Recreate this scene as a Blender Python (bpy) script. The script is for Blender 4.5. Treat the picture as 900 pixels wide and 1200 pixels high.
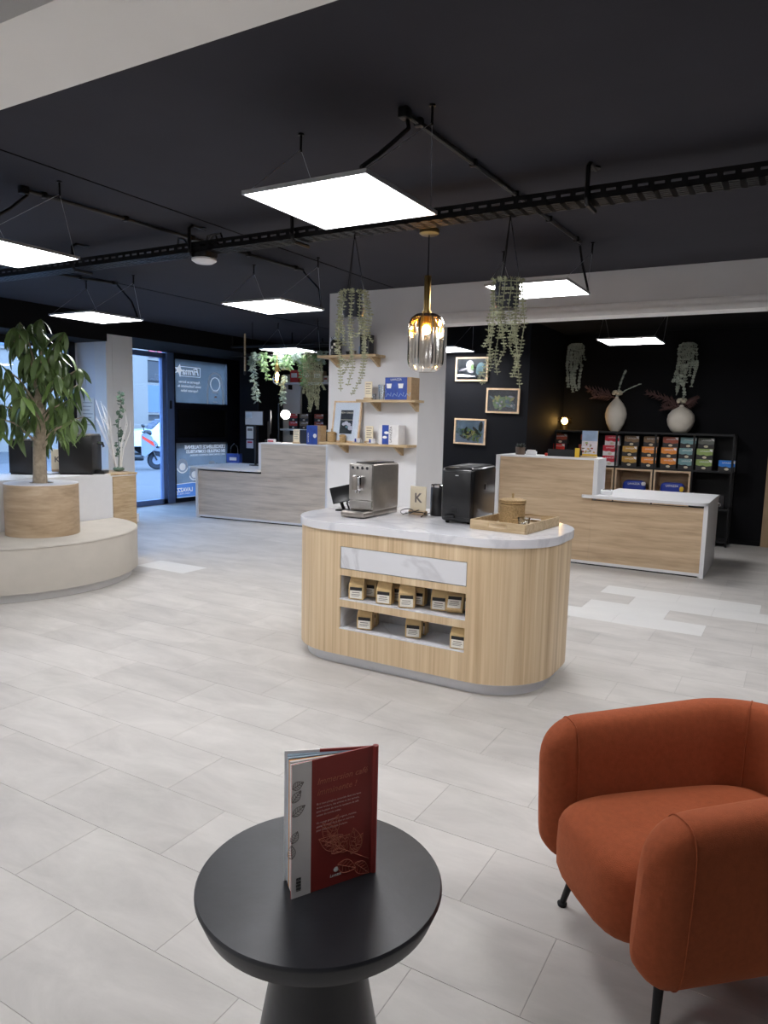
import bpy, bmesh, math, random
from math import sin, cos, pi, radians, sqrt
from mathutils import Vector, Matrix
for _o in list(bpy.data.objects): bpy.data.objects.remove(_o)
scene = bpy.context.scene
COL = scene.collection
random.seed(7)

# ------------------------------------------------------------------ camera
FPX, PITCH, YAW, ROLL, EYE = 836.5, radians(7.27), radians(29.9), radians(1.336), 1.5
FW = Vector((-sin(YAW)*cos(PITCH), cos(YAW)*cos(PITCH), -sin(PITCH)))
_r = Vector((cos(YAW), sin(YAW), 0)); _u = _r.cross(FW)
RT = cos(ROLL)*_r + sin(ROLL)*_u
UP = -sin(ROLL)*_r + cos(ROLL)*_u
cam_d = bpy.data.cameras.new('camera'); cam = bpy.data.objects.new('camera', cam_d); COL.objects.link(cam)
cam_d.sensor_fit = 'VERTICAL'; cam_d.sensor_height = 36.0; cam_d.lens = 36.0*FPX/1200.0
cam_d.clip_start = 0.05; cam_d.clip_end = 200
cam.matrix_world = Matrix(((RT.x, UP.x, -FW.x, 0), (RT.y, UP.y, -FW.y, 0), (RT.z, UP.z, -FW.z, EYE), (0, 0, 0, 1)))
scene.camera = cam
# ------------------------------------------------------------------ world, view
world = bpy.data.worlds.new('overcast_sky'); scene.world = world; world.use_nodes = True
bg = world.node_tree.nodes['Background']
bg.inputs['Color'].default_value = (0.34, 0.58, 1.0, 1); bg.inputs['Strength'].default_value = 6.0
vs = scene.view_settings
vs.view_transform = 'Standard'; vs.look = 'None'; vs.gamma = 1.0; vs.use_curve_mapping = False
vs.exposure = 0.86
PANEL_STRENGTH = 14.0
ZC = 2.8          # ceiling height

# pixel -> point helpers (900x1200 frame); depth always from a plane the thing touches
def ray(u, v): return FW + (u-450)/FPX*RT - (v-600)/FPX*UP
CAMP = Vector((0, 0, EYE))
def at_z(u, v, z=0.0): r = ray(u, v); return CAMP + r*((z-EYE)/r.z)
def at_y(u, v, y): r = ray(u, v); return CAMP + r*(y/r.y)
def at_x(u, v, x): r = ray(u, v); return CAMP + r*(x/r.x)
def project(p):
    d = Vector(p) - CAMP; k = d.dot(FW)
    if k < 0.05: return None
    return (450 + FPX*d.dot(RT)/k, 600 - FPX*d.dot(UP)/k)

# ------------------------------------------------------------------ materials
def lin(c):
    def f(v):
        v /= 255.0
        return v/12.92 if v <= 0.04045 else ((v+0.055)/1.055)**2.4
    return (f(c[0]), f(c[1]), f(c[2]), 1)
MATS = {}
def node(nt, kind, **kw):
    n = nt.nodes.new(kind)
    for k, v in kw.items():
        if k in n.inputs.keys(): n.inputs[k].default_value = v
        else: setattr(n, k, v)
    return n
def base(name):
    m = bpy.data.materials.new(name); m.use_nodes = True
    nt = m.node_tree; b = nt.nodes['Principled BSDF']
    MATS[name] = m
    return m, nt, b
def plain(name, c, rough=0.5, metal=0.0, var=0.06, scale=18.0, bump=0.0, bscale=200.0, sheen=0.0, spec=0.5, coat=0.0):
    """procedural surface: colour with gentle noise mottling and optional fine bump"""
    m, nt, b = base(name); L = nt.links
    co = node(nt, 'ShaderNodeTexCoord')
    nz = node(nt, 'ShaderNodeTexNoise', Scale=scale, Detail=4.0)
    L.new(co.outputs['Object'], nz.inputs['Vector'])
    rp = node(nt, 'ShaderNodeValToRGB')
    a = lin(c)
    rp.color_ramp.elements[0].position = 0.3; rp.color_ramp.elements[1].position = 0.7
    rp.color_ramp.elements[0].color = tuple(max(0, x*(1-var)) for x in a[:3]) + (1,)
    rp.color_ramp.elements[1].color = tuple(min(1, x*(1+var)) for x in a[:3]) + (1,)
    L.new(nz.outputs['Fac'], rp.inputs['Fac']); L.new(rp.outputs['Color'], b.inputs['Base Color'])
    b.inputs['Roughness'].default_value = rough; b.inputs['Metallic'].default_value = metal
    b.inputs['Specular IOR Level'].default_value = spec
    if sheen: b.inputs['Sheen Weight'].default_value = sheen; b.inputs['Sheen Roughness'].default_value = 0.4; b.inputs['Sheen Tint'].default_value = lin((230, 150, 110))
    if coat: b.inputs['Coat Weight'].default_value = coat
    if bump:
        n2 = node(nt, 'ShaderNodeTexNoise', Scale=bscale, Detail=3.0); L.new(co.outputs['Object'], n2.inputs['Vector'])
        bp = node(nt, 'ShaderNodeBump', Strength=bump, Distance=0.004)
        L.new(n2.outputs['Fac'], bp.inputs['Height']); L.new(bp.outputs['Normal'], b.inputs['Normal'])
    return m
def wood(name, c1, c2, c3, scale, rough=0.45, fine=4.0, per_object=False):
    """grain: noise squeezed across the board, 'scale' = (x,y,z) frequency"""
    m, nt, b = base(name); L = nt.links
    co = node(nt, 'ShaderNodeTexCoord')
    mp = node(nt, 'ShaderNodeMapping'); mp.inputs['Scale'].default_value = scale
    L.new(co.outputs['Object'], mp.inputs['Vector'])
    n1 = node(nt, 'ShaderNodeTexNoise', Scale=1.0, Detail=5.0, Roughness=0.62, Distortion=0.35)
    L.new(mp.outputs['Vector'], n1.inputs['Vector'])
    mp2 = node(nt, 'ShaderNodeMapping'); mp2.inputs['Scale'].default_value = tuple(s*fine for s in scale)
    L.new(co.outputs['Object'], mp2.inputs['Vector'])
    n2 = node(nt, 'ShaderNodeTexNoise', Scale=1.0, Detail=3.0)
    L.new(mp2.outputs['Vector'], n2.inputs['Vector'])
    mx = node(nt, 'ShaderNodeMath', operation='MULTIPLY_ADD'); mx.inputs[1].default_value = 0.35
    L.new(n2.outputs['Fac'], mx.inputs[0])
    sb = node(nt, 'ShaderNodeMath', operation='SUBTRACT'); sb.inputs[1].default_value = 0.175
    L.new(n1.outputs['Fac'], sb.inputs[0]); L.new(sb.outputs[0], mx.inputs[2])
    rp = node(nt, 'ShaderNodeValToRGB'); e = rp.color_ramp.elements
    e[0].position = 0.30; e[0].color = lin(c1); e[1].position = 0.70; e[1].color = lin(c3)
    k = e.new(0.5); k.color = lin(c2)
    L.new(mx.outputs[0], rp.inputs['Fac']); L.new(rp.outputs['Color'], b.inputs['Base Color'])
    b.inputs['Roughness'].default_value = rough
    bp = node(nt, 'ShaderNodeBump', Strength=0.08, Distance=0.002)
    L.new(n2.outputs['Fac'], bp.inputs['Height']); L.new(bp.outputs['Normal'], b.inputs['Normal'])
    return m
def marble(name, c, vein, rough=0.25, scale=2.2):
    m, nt, b = base(name); L = nt.links
    co = node(nt, 'ShaderNodeTexCoord')
    n0 = node(nt, 'ShaderNodeTexNoise', Scale=scale, Detail=6.0, Distortion=1.6); L.new(co.outputs['Object'], n0.inputs['Vector'])
    ab = node(nt, 'ShaderNodeMath', operation='SUBTRACT'); ab.inputs[1].default_value = 0.5; L.new(n0.outputs['Fac'], ab.inputs[0])
    a2 = node(nt, 'ShaderNodeMath', operation='ABSOLUTE'); L.new(ab.outputs[0], a2.inputs[0])
    rp = node(nt, 'ShaderNodeValToRGB'); e = rp.color_ramp.elements
    e[0].position = 0.0; e[0].color = lin(vein); e[1].position = 0.035; e[1].color = lin(c)
    L.new(a2.outputs[0], rp.inputs['Fac']); L.new(rp.outputs['Color'], b.inputs['Base Color'])
    b.inputs['Roughness'].default_value = rough
    return m
def emit(name, c, s):
    m, nt, b = base(name)
    b.inputs['Base Color'].default_value = lin(c); b.inputs['Emission Color'].default_value = lin(c); b.inputs['Emission Strength'].default_value = s
    return m
def clear(name, tint, gloss=0.08, rough=0.02):
    """thin clear pane: transparent plus a Fresnel reflection"""
    m, nt, b = base(name); L = nt.links
    out = nt.nodes['Material Output']; nt.nodes.remove(b)
    t = node(nt, 'ShaderNodeBsdfTransparent'); t.inputs['Color'].default_value = tint
    g = node(nt, 'ShaderNodeBsdfGlossy'); g.inputs['Roughness'].default_value = rough
    fr = node(nt, 'ShaderNodeLayerWeight', Blend=0.25)
    ad = node(nt, 'ShaderNodeMath', operation='MULTIPLY_ADD'); ad.inputs[1].default_value = 0.7; ad.inputs[2].default_value = gloss
    L.new(fr.outputs['Fresnel'], ad.inputs[0])
    mx = node(nt, 'ShaderNodeMixShader'); L.new(ad.outputs[0], mx.inputs[0]); L.new(t.outputs[0], mx.inputs[1]); L.new(g.outputs[0], mx.inputs[2])
    L.new(mx.outputs[0], out.inputs['Surface'])
    return m
def film(name, c, back=0.3):
    """printed window film: reflects room light and lets daylight glow through"""
    m, nt, b = base(name); L = nt.links
    out = nt.nodes['Material Output']; nt.nodes.remove(b)
    co = node(nt, 'ShaderNodeTexCoord'); nz = node(nt, 'ShaderNodeTexNoise', Scale=3.0, Detail=4.0); L.new(co.outputs['Object'], nz.inputs['Vector'])
    rp = node(nt, 'ShaderNodeValToRGB'); a = lin(c)
    rp.color_ramp.elements[0].position = .3; rp.color_ramp.elements[0].color = tuple(x*.88 for x in a[:3])+(1,)
    rp.color_ramp.elements[1].position = .7; rp.color_ramp.elements[1].color = tuple(min(1, x*1.12) for x in a[:3])+(1,)
    L.new(nz.outputs['Fac'], rp.inputs['Fac'])
    d = node(nt, 'ShaderNodeBsdfDiffuse'); t = node(nt, 'ShaderNodeBsdfTranslucent')
    L.new(rp.outputs['Color'], d.inputs['Color']); L.new(rp.outputs['Color'], t.inputs['Color'])
    mx = node(nt, 'ShaderNodeMixShader'); mx.inputs[0].default_value = back
    L.new(d.outputs[0], mx.inputs[1]); L.new(t.outputs[0], mx.inputs[2]); L.new(mx.outputs[0], out.inputs['Surface'])
    return m
def tile_mat(name, c, var):
    m, nt, b = base(name); L = nt.links
    co = node(nt, 'ShaderNodeTexCoord'); oi = node(nt, 'ShaderNodeObjectInfo')
    ge = node(nt, 'ShaderNodeNewGeometry')
    mp = node(nt, 'ShaderNodeMapping'); mp.inputs['Scale'].default_value = (2.2, 5.5, 1)
    L.new(ge.outputs['Position'], mp.inputs['Vector'])
    n1 = node(nt, 'ShaderNodeTexNoise', Scale=1.0, Detail=7.0, Roughness=0.65, Distortion=0.5); L.new(mp.outputs['Vector'], n1.inputs['Vector'])
    md = node(nt, 'ShaderNodeMath', operation='MULTIPLY_ADD'); md.inputs[1].default_value = 0.16; md.inputs[2].default_value = -0.08
    L.new(oi.outputs['Random'], md.inputs[0])
    ad = node(nt, 'ShaderNodeMath', operation='ADD'); L.new(n1.outputs['Fac'], ad.inputs[0]); L.new(md.outputs[0], ad.inputs[1])
    rp = node(nt, 'ShaderNodeValToRGB'); e = rp.color_ramp.elements; a = lin(c)
    e[0].position = 0.25; e[0].color = tuple(x*(1-var) for x in a[:3])+(1,)
    e[1].position = 0.75; e[1].color = tuple(min(1, x*(1+var)) for x in a[:3])+(1,)
    L.new(ad.outputs[0], rp.inputs['Fac']); L.new(rp.outputs['Color'], b.inputs['Base Color'])
    rr = node(nt, 'ShaderNodeMath', operation='MULTIPLY_ADD'); rr.inputs[1].default_value = 0.16; rr.inputs[2].default_value = 0.50
    L.new(n1.outputs['Fac'], rr.inputs[0]); L.new(rr.outputs[0], b.inputs['Roughness'])
    b.inputs['Specular IOR Level'].default_value = 0.38
    bp = node(nt, 'ShaderNodeBump', Strength=0.12, Distance=0.002); L.new(n1.outputs['Fac'], bp.inputs['Height']); L.new(bp.outputs['Normal'], b.inputs['Normal'])
    return m

tile_mat('tile', (190, 186, 181), 0.17)
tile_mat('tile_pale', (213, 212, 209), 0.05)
plain('grout', (168, 165, 160), 0.8)
plain('ceiling_paint', (52, 52, 59), 0.85, spec=0.25, var=0.05, scale=3)
plain('dark_wall', (15, 16, 21), 0.75, spec=0.2, var=0.08, scale=3)
plain('black_wall', (13, 13, 17), 0.8, spec=0.2, var=0.1, scale=3)
plain('white_wall', (218, 218, 220), 0.85, var=0.02, scale=4)
plain('column_paint', (222, 220, 217), 0.85, var=0.02, scale=4)
plain('white_trim', (246, 246, 246), 0.6, var=0.02)
plain('soffit_paint', (238, 236, 232), 0.85, var=0.02, scale=3)
plain('white_laminate', (224, 224, 226), 0.4, var=0.015)
plain('bench_fabric', (184, 178, 168), 0.9, var=0.04, scale=6, bump=0.15, bscale=400)
plain('bench_plinth', (205, 205, 204), 0.5, var=0.02)
wood('island_oak', (190, 161, 124), (215, 189, 152), (230, 208, 174), (22, 22, 0.35), fine=3.0)
wood('counter_oak', (172, 147, 118), (196, 170, 138), (210, 187, 156), (1.1, 3, 13), fine=3.5)
wood('counter_oak_grey', (182, 168, 152), (206, 192, 175), (220, 207, 191), (1.1, 3, 13), fine=3.5)
wood('light_oak', (164, 140, 106), (188, 164, 128), (204, 182, 148), (4, 30, 30), fine=3)
wood('planter_oak', (146, 124, 98), (170, 147, 119), (185, 163, 136), (1.1, 3, 13), fine=3.5)
wood('light_oak_y', (168, 142, 108), (190, 165, 130), (204, 182, 150), (30, 3, 30), fine=3)
wood('frame_oak', (196, 164, 128), (212, 182, 148), (224, 198, 166), (14, 14, 14), fine=3)
wood('kraft_side', (158, 128, 92), (172, 142, 104), (182, 152, 114), (20, 20, 20))
marble('marble_top', (226, 226, 230), (211, 212, 217), 0.14, 1.2)
marble('marble_panel', (224, 225, 229), (206, 206, 210), 0.3, 1.8)
plain('plinth_metal', (214, 216, 222), 0.35, 0.3, var=0.02)
plain('velvet', (146, 74, 44), 0.9, var=0.09, scale=60, bump=0.35, bscale=500, sheen=0.35, spec=0.2)
plain('black_metal', (24, 24, 26), 0.45, 0.4, var=0.1)
plain('table_black', (38, 39, 43), 0.36, var=0.25, scale=9, bump=0.10, bscale=40)
plain('black_plastic', (20, 20, 22), 0.35, var=0.1)
plain('gloss_black', (14, 14, 16), 0.30, var=0.1, coat=0.4)
plain('matte_black', (22, 22, 24), 0.7, var=0.1)
plain('steel', (176, 172, 166), 0.32, 0.9, var=0.05, scale=60)
plain('steel_dark', (150, 143, 136), 0.36, 0.8, var=0.05, scale=40)
plain('chrome', (214, 214, 216), 0.12, 1.0, var=0.02)
plain('brass', (176, 146, 92), 0.3, 0.95, var=0.05)
plain('alu', (190, 192, 196), 0.4, 0.7, var=0.03)
plain('blue_alu', (112, 132, 170), 0.5, 0.3, var=0.04)
plain('paper', (232, 228, 218), 0.8, var=0.02)
plain('cream_card', (232, 220, 194), 0.8, var=0.03)
plain('white_print', (238, 238, 238), 0.6, var=0.01)
plain('ink', (40, 38, 38), 0.7, var=0.05)
plain('grey_ink', (120, 112, 106), 0.7)
plain('kraft', (204, 174, 124), 0.75, var=0.10, scale=40, bump=0.25, bscale=90)
plain('wicker', (172, 144, 102), 0.8, var=0.3, scale=120, bump=0.5, bscale=260)
plain('book_red', (150, 52, 46), 0.5, var=0.04)
plain('book_grey', (236, 233, 231), 0.5, var=0.02)
plain('book_print', (198, 112, 88), 0.5)
plain('book_text', (226, 184, 178), 0.6)
plain('page_blue', (150, 168, 184), 0.7); plain('page_orange', (206, 150, 92), 0.7); plain('page_grey', (196, 190, 188), 0.7)
plain('leaf_tree', (84, 106, 58), 0.45, var=0.35, scale=6)
plain('leaf_tree_light', (110, 136, 74), 0.45, var=0.25, scale=6)
plain('bark', (162, 148, 128), 0.9, var=0.25, scale=30, bump=0.5, bscale=60)
plain('pearl_leaf', (150, 152, 122), 0.6, var=0.3, scale=30)
plain('pearl_leaf_dark', (70, 76, 72), 0.7)
plain('pearl_leaf_pale', (186, 194, 178), 0.6, var=0.2, scale=30)
plain('garland_leaf', (104, 132, 92), 0.55, var=0.35, scale=14)
plain('garland_leaf_blue', (134, 152, 142), 0.6, var=0.25, scale=14)
plain('eucalyptus', (78, 100, 84), 0.6, var=0.2, scale=14)
plain('white_twig', (228, 226, 224), 0.7)
plain('dried_brown', (122, 92, 88), 0.8, var=0.3, scale=20)
plain('dried_cream', (206, 196, 172), 0.8, var=0.15, scale=20)
plain('ceramic', (214, 206, 192), 0.7, var=0.03, scale=14, bump=0.05)
plain('soil', (60, 48, 38), 0.9, var=0.3, scale=40)
for nm, c in dict(red=(206, 52, 40), rust=(150, 70, 46), crimson=(196, 40, 60), gold=(186, 142, 62), brown=(120, 94, 66), orange=(226, 138, 52), teal=(112, 150, 152),
                  moss=(92, 96, 88), olive=(142, 164, 92), blue=(34, 122, 214), navy=(28, 54, 150), taupe=(128, 112, 92), yellow=(226, 186, 40)).items():
    plain('print_'+nm, c, 0.45, var=0.05)
plain('carton_dark', (40, 38, 40), 0.5); plain('carton_white', (226, 224, 224), 0.5)
plain('blue_box', (44, 74, 158), 0.45, var=0.25, scale=14)
film('poster_grey', (122, 126, 128))
film('poster_grey_light', (140, 144, 148))
film('poster_blue', (74, 112, 176))
film('poster_dark', (84, 98, 114))
def glow_film(name, c, e):  # film plus emission put in for daylight coming through the print
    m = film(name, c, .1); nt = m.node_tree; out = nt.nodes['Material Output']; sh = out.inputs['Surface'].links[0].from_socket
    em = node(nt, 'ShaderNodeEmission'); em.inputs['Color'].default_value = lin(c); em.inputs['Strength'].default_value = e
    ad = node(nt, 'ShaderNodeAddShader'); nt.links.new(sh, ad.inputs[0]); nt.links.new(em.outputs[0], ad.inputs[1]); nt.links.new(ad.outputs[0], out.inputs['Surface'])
glow_film('poster_white_glow', (226, 234, 246), .22)      # lettering and rims: added glow in place of transmitted daylight
glow_film('poster_band_glow', (92, 140, 214), .30)  # logo band, same added glow
glow_film('poster_soft_glow', (170, 186, 206), .12)  # capsules and machine outline, weaker added glow
plain('dark_panel', (24, 27, 38), 0.4, var=0.06)
plain('screen_glass', (118, 128, 142), 0.15, var=0.12, scale=9)
plain('pavement', (79, 77, 77), 0.85, var=0.08, scale=2)
plain('road', (66, 66, 67), 0.85, var=0.08, scale=2)
plain('house_cream', (124, 116, 107), 0.85, var=0.03, scale=1)
plain('house_grey', (68, 66, 66), 0.85, var=0.08, scale=1)
plain('car_white', (206, 216, 224), 0.25, var=0.02, coat=0.5); plain('car_red', (176, 44, 60), 0.25, var=0.02, coat=0.5)
plain('car_glass', (70, 90, 116), 0.1, var=0.05); plain('tyre', (34, 38, 46), 0.8)
plain('scooter_silver', (150, 156, 170), 0.3, 0.4); plain('scooter_yellow', (236, 196, 40), 0.4); plain('signal_red', (220, 60, 40), 0.4)
plain('photo_dark', (38, 42, 48), 0.3, var=0.5, scale=9); plain('photo_green', (130, 160, 96), 0.35, var=0.5, scale=12); plain('photo_pale', (206, 198, 202), 0.35, var=0.1)
plain('photo_teal', (104, 132, 138), 0.3, var=0.5, scale=12); plain('photo_sky', (150, 172, 200), 0.35, var=0.25, scale=7); plain('photo_yellow', (198, 190, 110), 0.35, var=0.2)
plain('rubber', (16, 16, 16), 0.8); plain('pot_brown', (92, 76, 64), 0.7)
plain('door_wood', (166, 140, 108), 0.5, var=0.1, scale=5)
emit('led', (252, 252, 255), PANEL_STRENGTH)
emit('led_far', (255, 252, 248), PANEL_STRENGTH)
emit('bulb_warm', (255, 206, 130), 60.0)
emit('bulb_small', (255, 214, 140), 22.0)
emit('spot_white', (255, 250, 240), 30.0)
emit('screen_lit', (110, 120, 136), 0.25)
clear('window_glass', (0.93, 0.96, 1.0, 1), 0.03)
clear('tumbler_glass', (0.93, 0.95, 0.96, 1), 0.10)
clear('pendant_glass', (0.97, 0.93, 0.86, 1), 0.16, 0.10)
clear('bulb_glass', (1.0, 0.86, 0.62, 1), 0.08)

# ------------------------------------------------------------------ mesh helpers
class MB:
    def __init__(s): s.v = []; s.f = []; s.m = []; s.sm = []
    def quad_raw(s, vs, fs, mi=0, smooth=False):
        o = len(s.v); s.v += [tuple(p) for p in vs]
        for f in fs: s.f.append(tuple(i+o for i in f)); s.m.append(mi); s.sm.append(smooth)
        return s
    def box(s, x0, x1, y0, y1, z0, z1, mi=0):
        return s.quad_raw([(x0,y0,z0),(x1,y0,z0),(x1,y1,z0),(x0,y1,z0),(x0,y0,z1),(x1,y0,z1),(x1,y1,z1),(x0,y1,z1)],
                          [(3,2,1,0),(4,5,6,7),(0,1,5,4),(1,2,6,5),(2,3,7,6),(3,0,4,7)], mi)
    def rbox(s, x0, x1, y0, y1, z0, z1, r=0.01, seg=2, mi=0):
        bm = bmesh.new(); bmesh.ops.create_cube(bm, size=1)
        for v in bm.verts: v.co = Vector(((x0+x1)/2+v.co.x*(x1-x0), (y0+y1)/2+v.co.y*(y1-y0), (z0+z1)/2+v.co.z*(z1-z0)))
        bmesh.ops.bevel(bm, geom=bm.edges[:], offset=r, segments=seg, affect='EDGES', profile=0.5)
        bm.verts.index_update()
        s.quad_raw([v.co[:] for v in bm.verts], [[v.index for v in f.verts] for f in bm.faces], mi, True); bm.free(); return s
    def lathe(s, prof, cx=0, cy=0, seg=24, mi=0, cap=True, rib=0.0, ribs=0, smooth=True):
        n = len(prof); vs = []
        for k in range(seg):
            a = 2*pi*k/seg; q = 1.0 + (rib if (ribs and k % 2) else 0.0)
            for (r, z) in prof: vs.append((cx+r*q*cos(a), cy+r*q*sin(a), z))
        fs = []
        for k in range(seg):
            k2 = (k+1) % seg
            for i in range(n-1): fs.append((k*n+i, k2*n+i, k2*n+i+1, k*n+i+1))
        if cap:
            if prof[0][0] > 1e-5: fs.append(tuple(k*n for k in reversed(range(seg))))
            if prof[-1][0] > 1e-5: fs.append(tuple(k*n+n-1 for k in range(seg)))
        return s.quad_raw(vs, fs, mi, smooth)
    def prism(s, pts, z0, z1, mi=0, smooth=False):
        n = len(pts)
        vs = [(x, y, z0) for x, y in pts] + [(x, y, z1) for x, y in pts]
        fs = [tuple(reversed(range(n))), tuple(range(n, 2*n))] + [(i, (i+1) % n, n+(i+1) % n, n+i) for i in range(n)]
        return s.quad_raw(vs, fs, mi, smooth)
    def slab(s, pts, axis, a0, a1, mi=0):
        """polygon given in the plane across 'axis' (x: (y,z), y: (x,z)), extruded from a0 to a1"""
        n = len(pts)
        def mk(p, a): return (a, p[0], p[1]) if axis == 'x' else (p[0], a, p[1])
        vs = [mk(p, a0) for p in pts] + [mk(p, a1) for p in pts]
        fs = [tuple(reversed(range(n))), tuple(range(n, 2*n))] + [(i, (i+1) % n, n+(i+1) % n, n+i) for i in range(n)]
        return s.quad_raw(vs, fs, mi)
    def tube(s, pts, r, seg=6, mi=0, cap=True):
        P = [Vector(p) for p in pts]; n = len(P); vs = []; fs = []
        R = r if isinstance(r, (list, tuple)) else [r]*n
        nrm = None
        for i in range(n):
            t = (P[min(i+1, n-1)] - P[max(i-1, 0)]).normalized()
            if nrm is None:
                nrm = t.cross(Vector((0, 0, 1)))
                if nrm.length < 1e-3: nrm = t.cross(Vector((0, 1, 0)))
            nrm = (nrm - t*nrm.dot(t)).normalized(); b = t.cross(nrm)
            for k in range(seg):
                a = 2*pi*k/seg; q = P[i] + (nrm*cos(a)+b*sin(a))*R[i]; vs.append(q[:])
        for i in range(n-1):
            for k in range(seg):
                k2 = (k+1) % seg; fs.append((i*seg+k, i*seg+k2, (i+1)*seg+k2, (i+1)*seg+k))
        if cap: fs.append(tuple(reversed(range(seg)))); fs.append(tuple((n-1)*seg+k for k in range(seg)))
        return s.quad_raw(vs, fs, mi, True)
    def ball(s, c, r, mi=0, seg=10, sz=1.0):
        return s.lathe([(max(1e-6, r*sin(pi*i/seg)), c[2]-r*sz*cos(pi*i/seg)) for i in range(seg+1)], c[0], c[1], max(8, seg), mi, False)
    def superell(s, c, sx, sy, sz, p=4.0, n=20, mi=0):
        def sg(v, e): return math.copysign(abs(v)**e, v)
        vs = []; e = 2.0/p
        for i in range(n+1):
            a = -pi/2 + pi*i/n
            for k in range(2*n):
                b = 2*pi*k/(2*n)
                vs.append((c[0]+sx*sg(cos(a), e)*sg(cos(b), e), c[1]+sy*sg(cos(a), e)*sg(sin(b), e), c[2]+sz*sg(sin(a), e)))
        fs = []
        for i in range(n):
            for k in range(2*n):
                k2 = (k+1) % (2*n); fs.append((i*2*n+k, i*2*n+k2, (i+1)*2*n+k2, (i+1)*2*n+k))
        return s.quad_raw(vs, fs, mi, True)
    def leaf(s, p, d, w, L, wd, mi=0):
        """flat diamond leaf bipyramid from p along d"""
        p = Vector(p); d = Vector(d).normalized(); w = Vector(w); w = (w - d*w.dot(d))
        if w.length < 1e-4: w = d.orthogonal()
        w.normalize(); n = d.cross(w)
        a = p; b = p+d*L; m = p+d*L*0.5
        vs = [a, m+w*wd, m+n*wd*0.35, b, m-w*wd, m-n*wd*0.35]
        return s.quad_raw([x[:] for x in vs], [(0,1,2),(0,2,4),(0,4,5),(0,5,1),(3,2,1),(3,4,2),(3,5,4),(3,1,5)], mi, True)
    def xf(s, M):
        s.v = [tuple(M @ Vector(p)) for p in s.v]; return s
    def mesh(s, name, mats, sharp=38):
        me = bpy.data.meshes.new(name); me.from_pydata(s.v, [], s.f)
        for m in mats: me.materials.append(MATS[m])
        me.polygons.foreach_set('material_index', s.m)
        me.polygons.foreach_set('use_smooth', s.sm)
        me.update()
        if any(s.sm): me.set_sharp_from_angle(angle=radians(sharp))
        return me
def obj(name, mb, mats, parent=None, loc=None, rotz=None, label=None):
    if isinstance(mats, str): mats = [mats]
    me = mb.mesh(name, mats) if isinstance(mb, MB) else mb
    o = bpy.data.objects.new(name, me); COL.objects.link(o)
    if parent is not None: o.parent = parent
    if loc is not None: o.location = loc
    if rotz is not None: o.rotation_euler = (0, 0, rotz)
    if label: o['label'] = label
    return o
def tag(o, label, cat, group=None):
    o['label'] = label; o['category'] = cat
    if group: o['group'] = group
    return o
def thing(name, label, cat, loc=(0, 0, 0), rotz=0.0, group=None):
    o = bpy.data.objects.new(name, None); COL.objects.link(o); o.empty_display_size = 0.05
    o.location = loc; o.rotation_euler = (0, 0, rotz)
    return tag(o, label, cat, group)
def struct(name, mb, mats, label=None):
    o = obj(name, mb, mats); o['kind'] = 'structure'
    if label: o['label'] = label
    return o
def dup(root, loc=None, rotz=None, label=None, group=None):
    def cp(o, par):
        c = o.copy(); COL.objects.link(c); c.parent = par
        for ch in list(o.children): cp(ch, c)
        return c
    r = cp(root, None)
    if loc is not None: r.location = loc
    if rotz is not None: r.rotation_euler = (0, 0, rotz)
    if label: r['label'] = label
    if group: r['group'] = group
    return r
TXT = {}
def text_mesh(t, size, mat, align='LEFT', mirror=False, shear=0.0, bold=0.0, ext=0.0006):
    key = (t, size, mat, align, mirror, shear)
    if key in TXT: return TXT[key]
    cu = bpy.data.curves.new('lettering', 'FONT'); cu.body = t; cu.size = size; cu.align_x = align; cu.shear = shear
    cu.resolution_u = 2; cu.extrude = ext; cu.offset = bold
    o = bpy.data.objects.new('lettering', cu); COL.objects.link(o)
    me = bpy.data.meshes.new_from_object(o.evaluated_get(bpy.context.evaluated_depsgraph_get()))
    bpy.data.objects.remove(o)
    if mirror:
        for v in me.vertices: v.co.x = -v.co.x
        me.flip_normals()
    me.materials.clear(); me.materials.append(MATS[mat]); TXT[key] = me
    return me
FACE_Y = Matrix.Rotation(pi/2, 4, 'X')                              # text reads when seen from -Y
FACE_X = Matrix.Rotation(pi/2, 4, 'Z') @ Matrix.Rotation(pi/2, 4, 'X')  # text reads when seen from +X
def lettering(t, size, mat, parent, M, name='lettering', **kw):
    o = obj(name, text_mesh(t, size, mat, **kw), mat, parent)
    o.matrix_local = M
    return o

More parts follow.
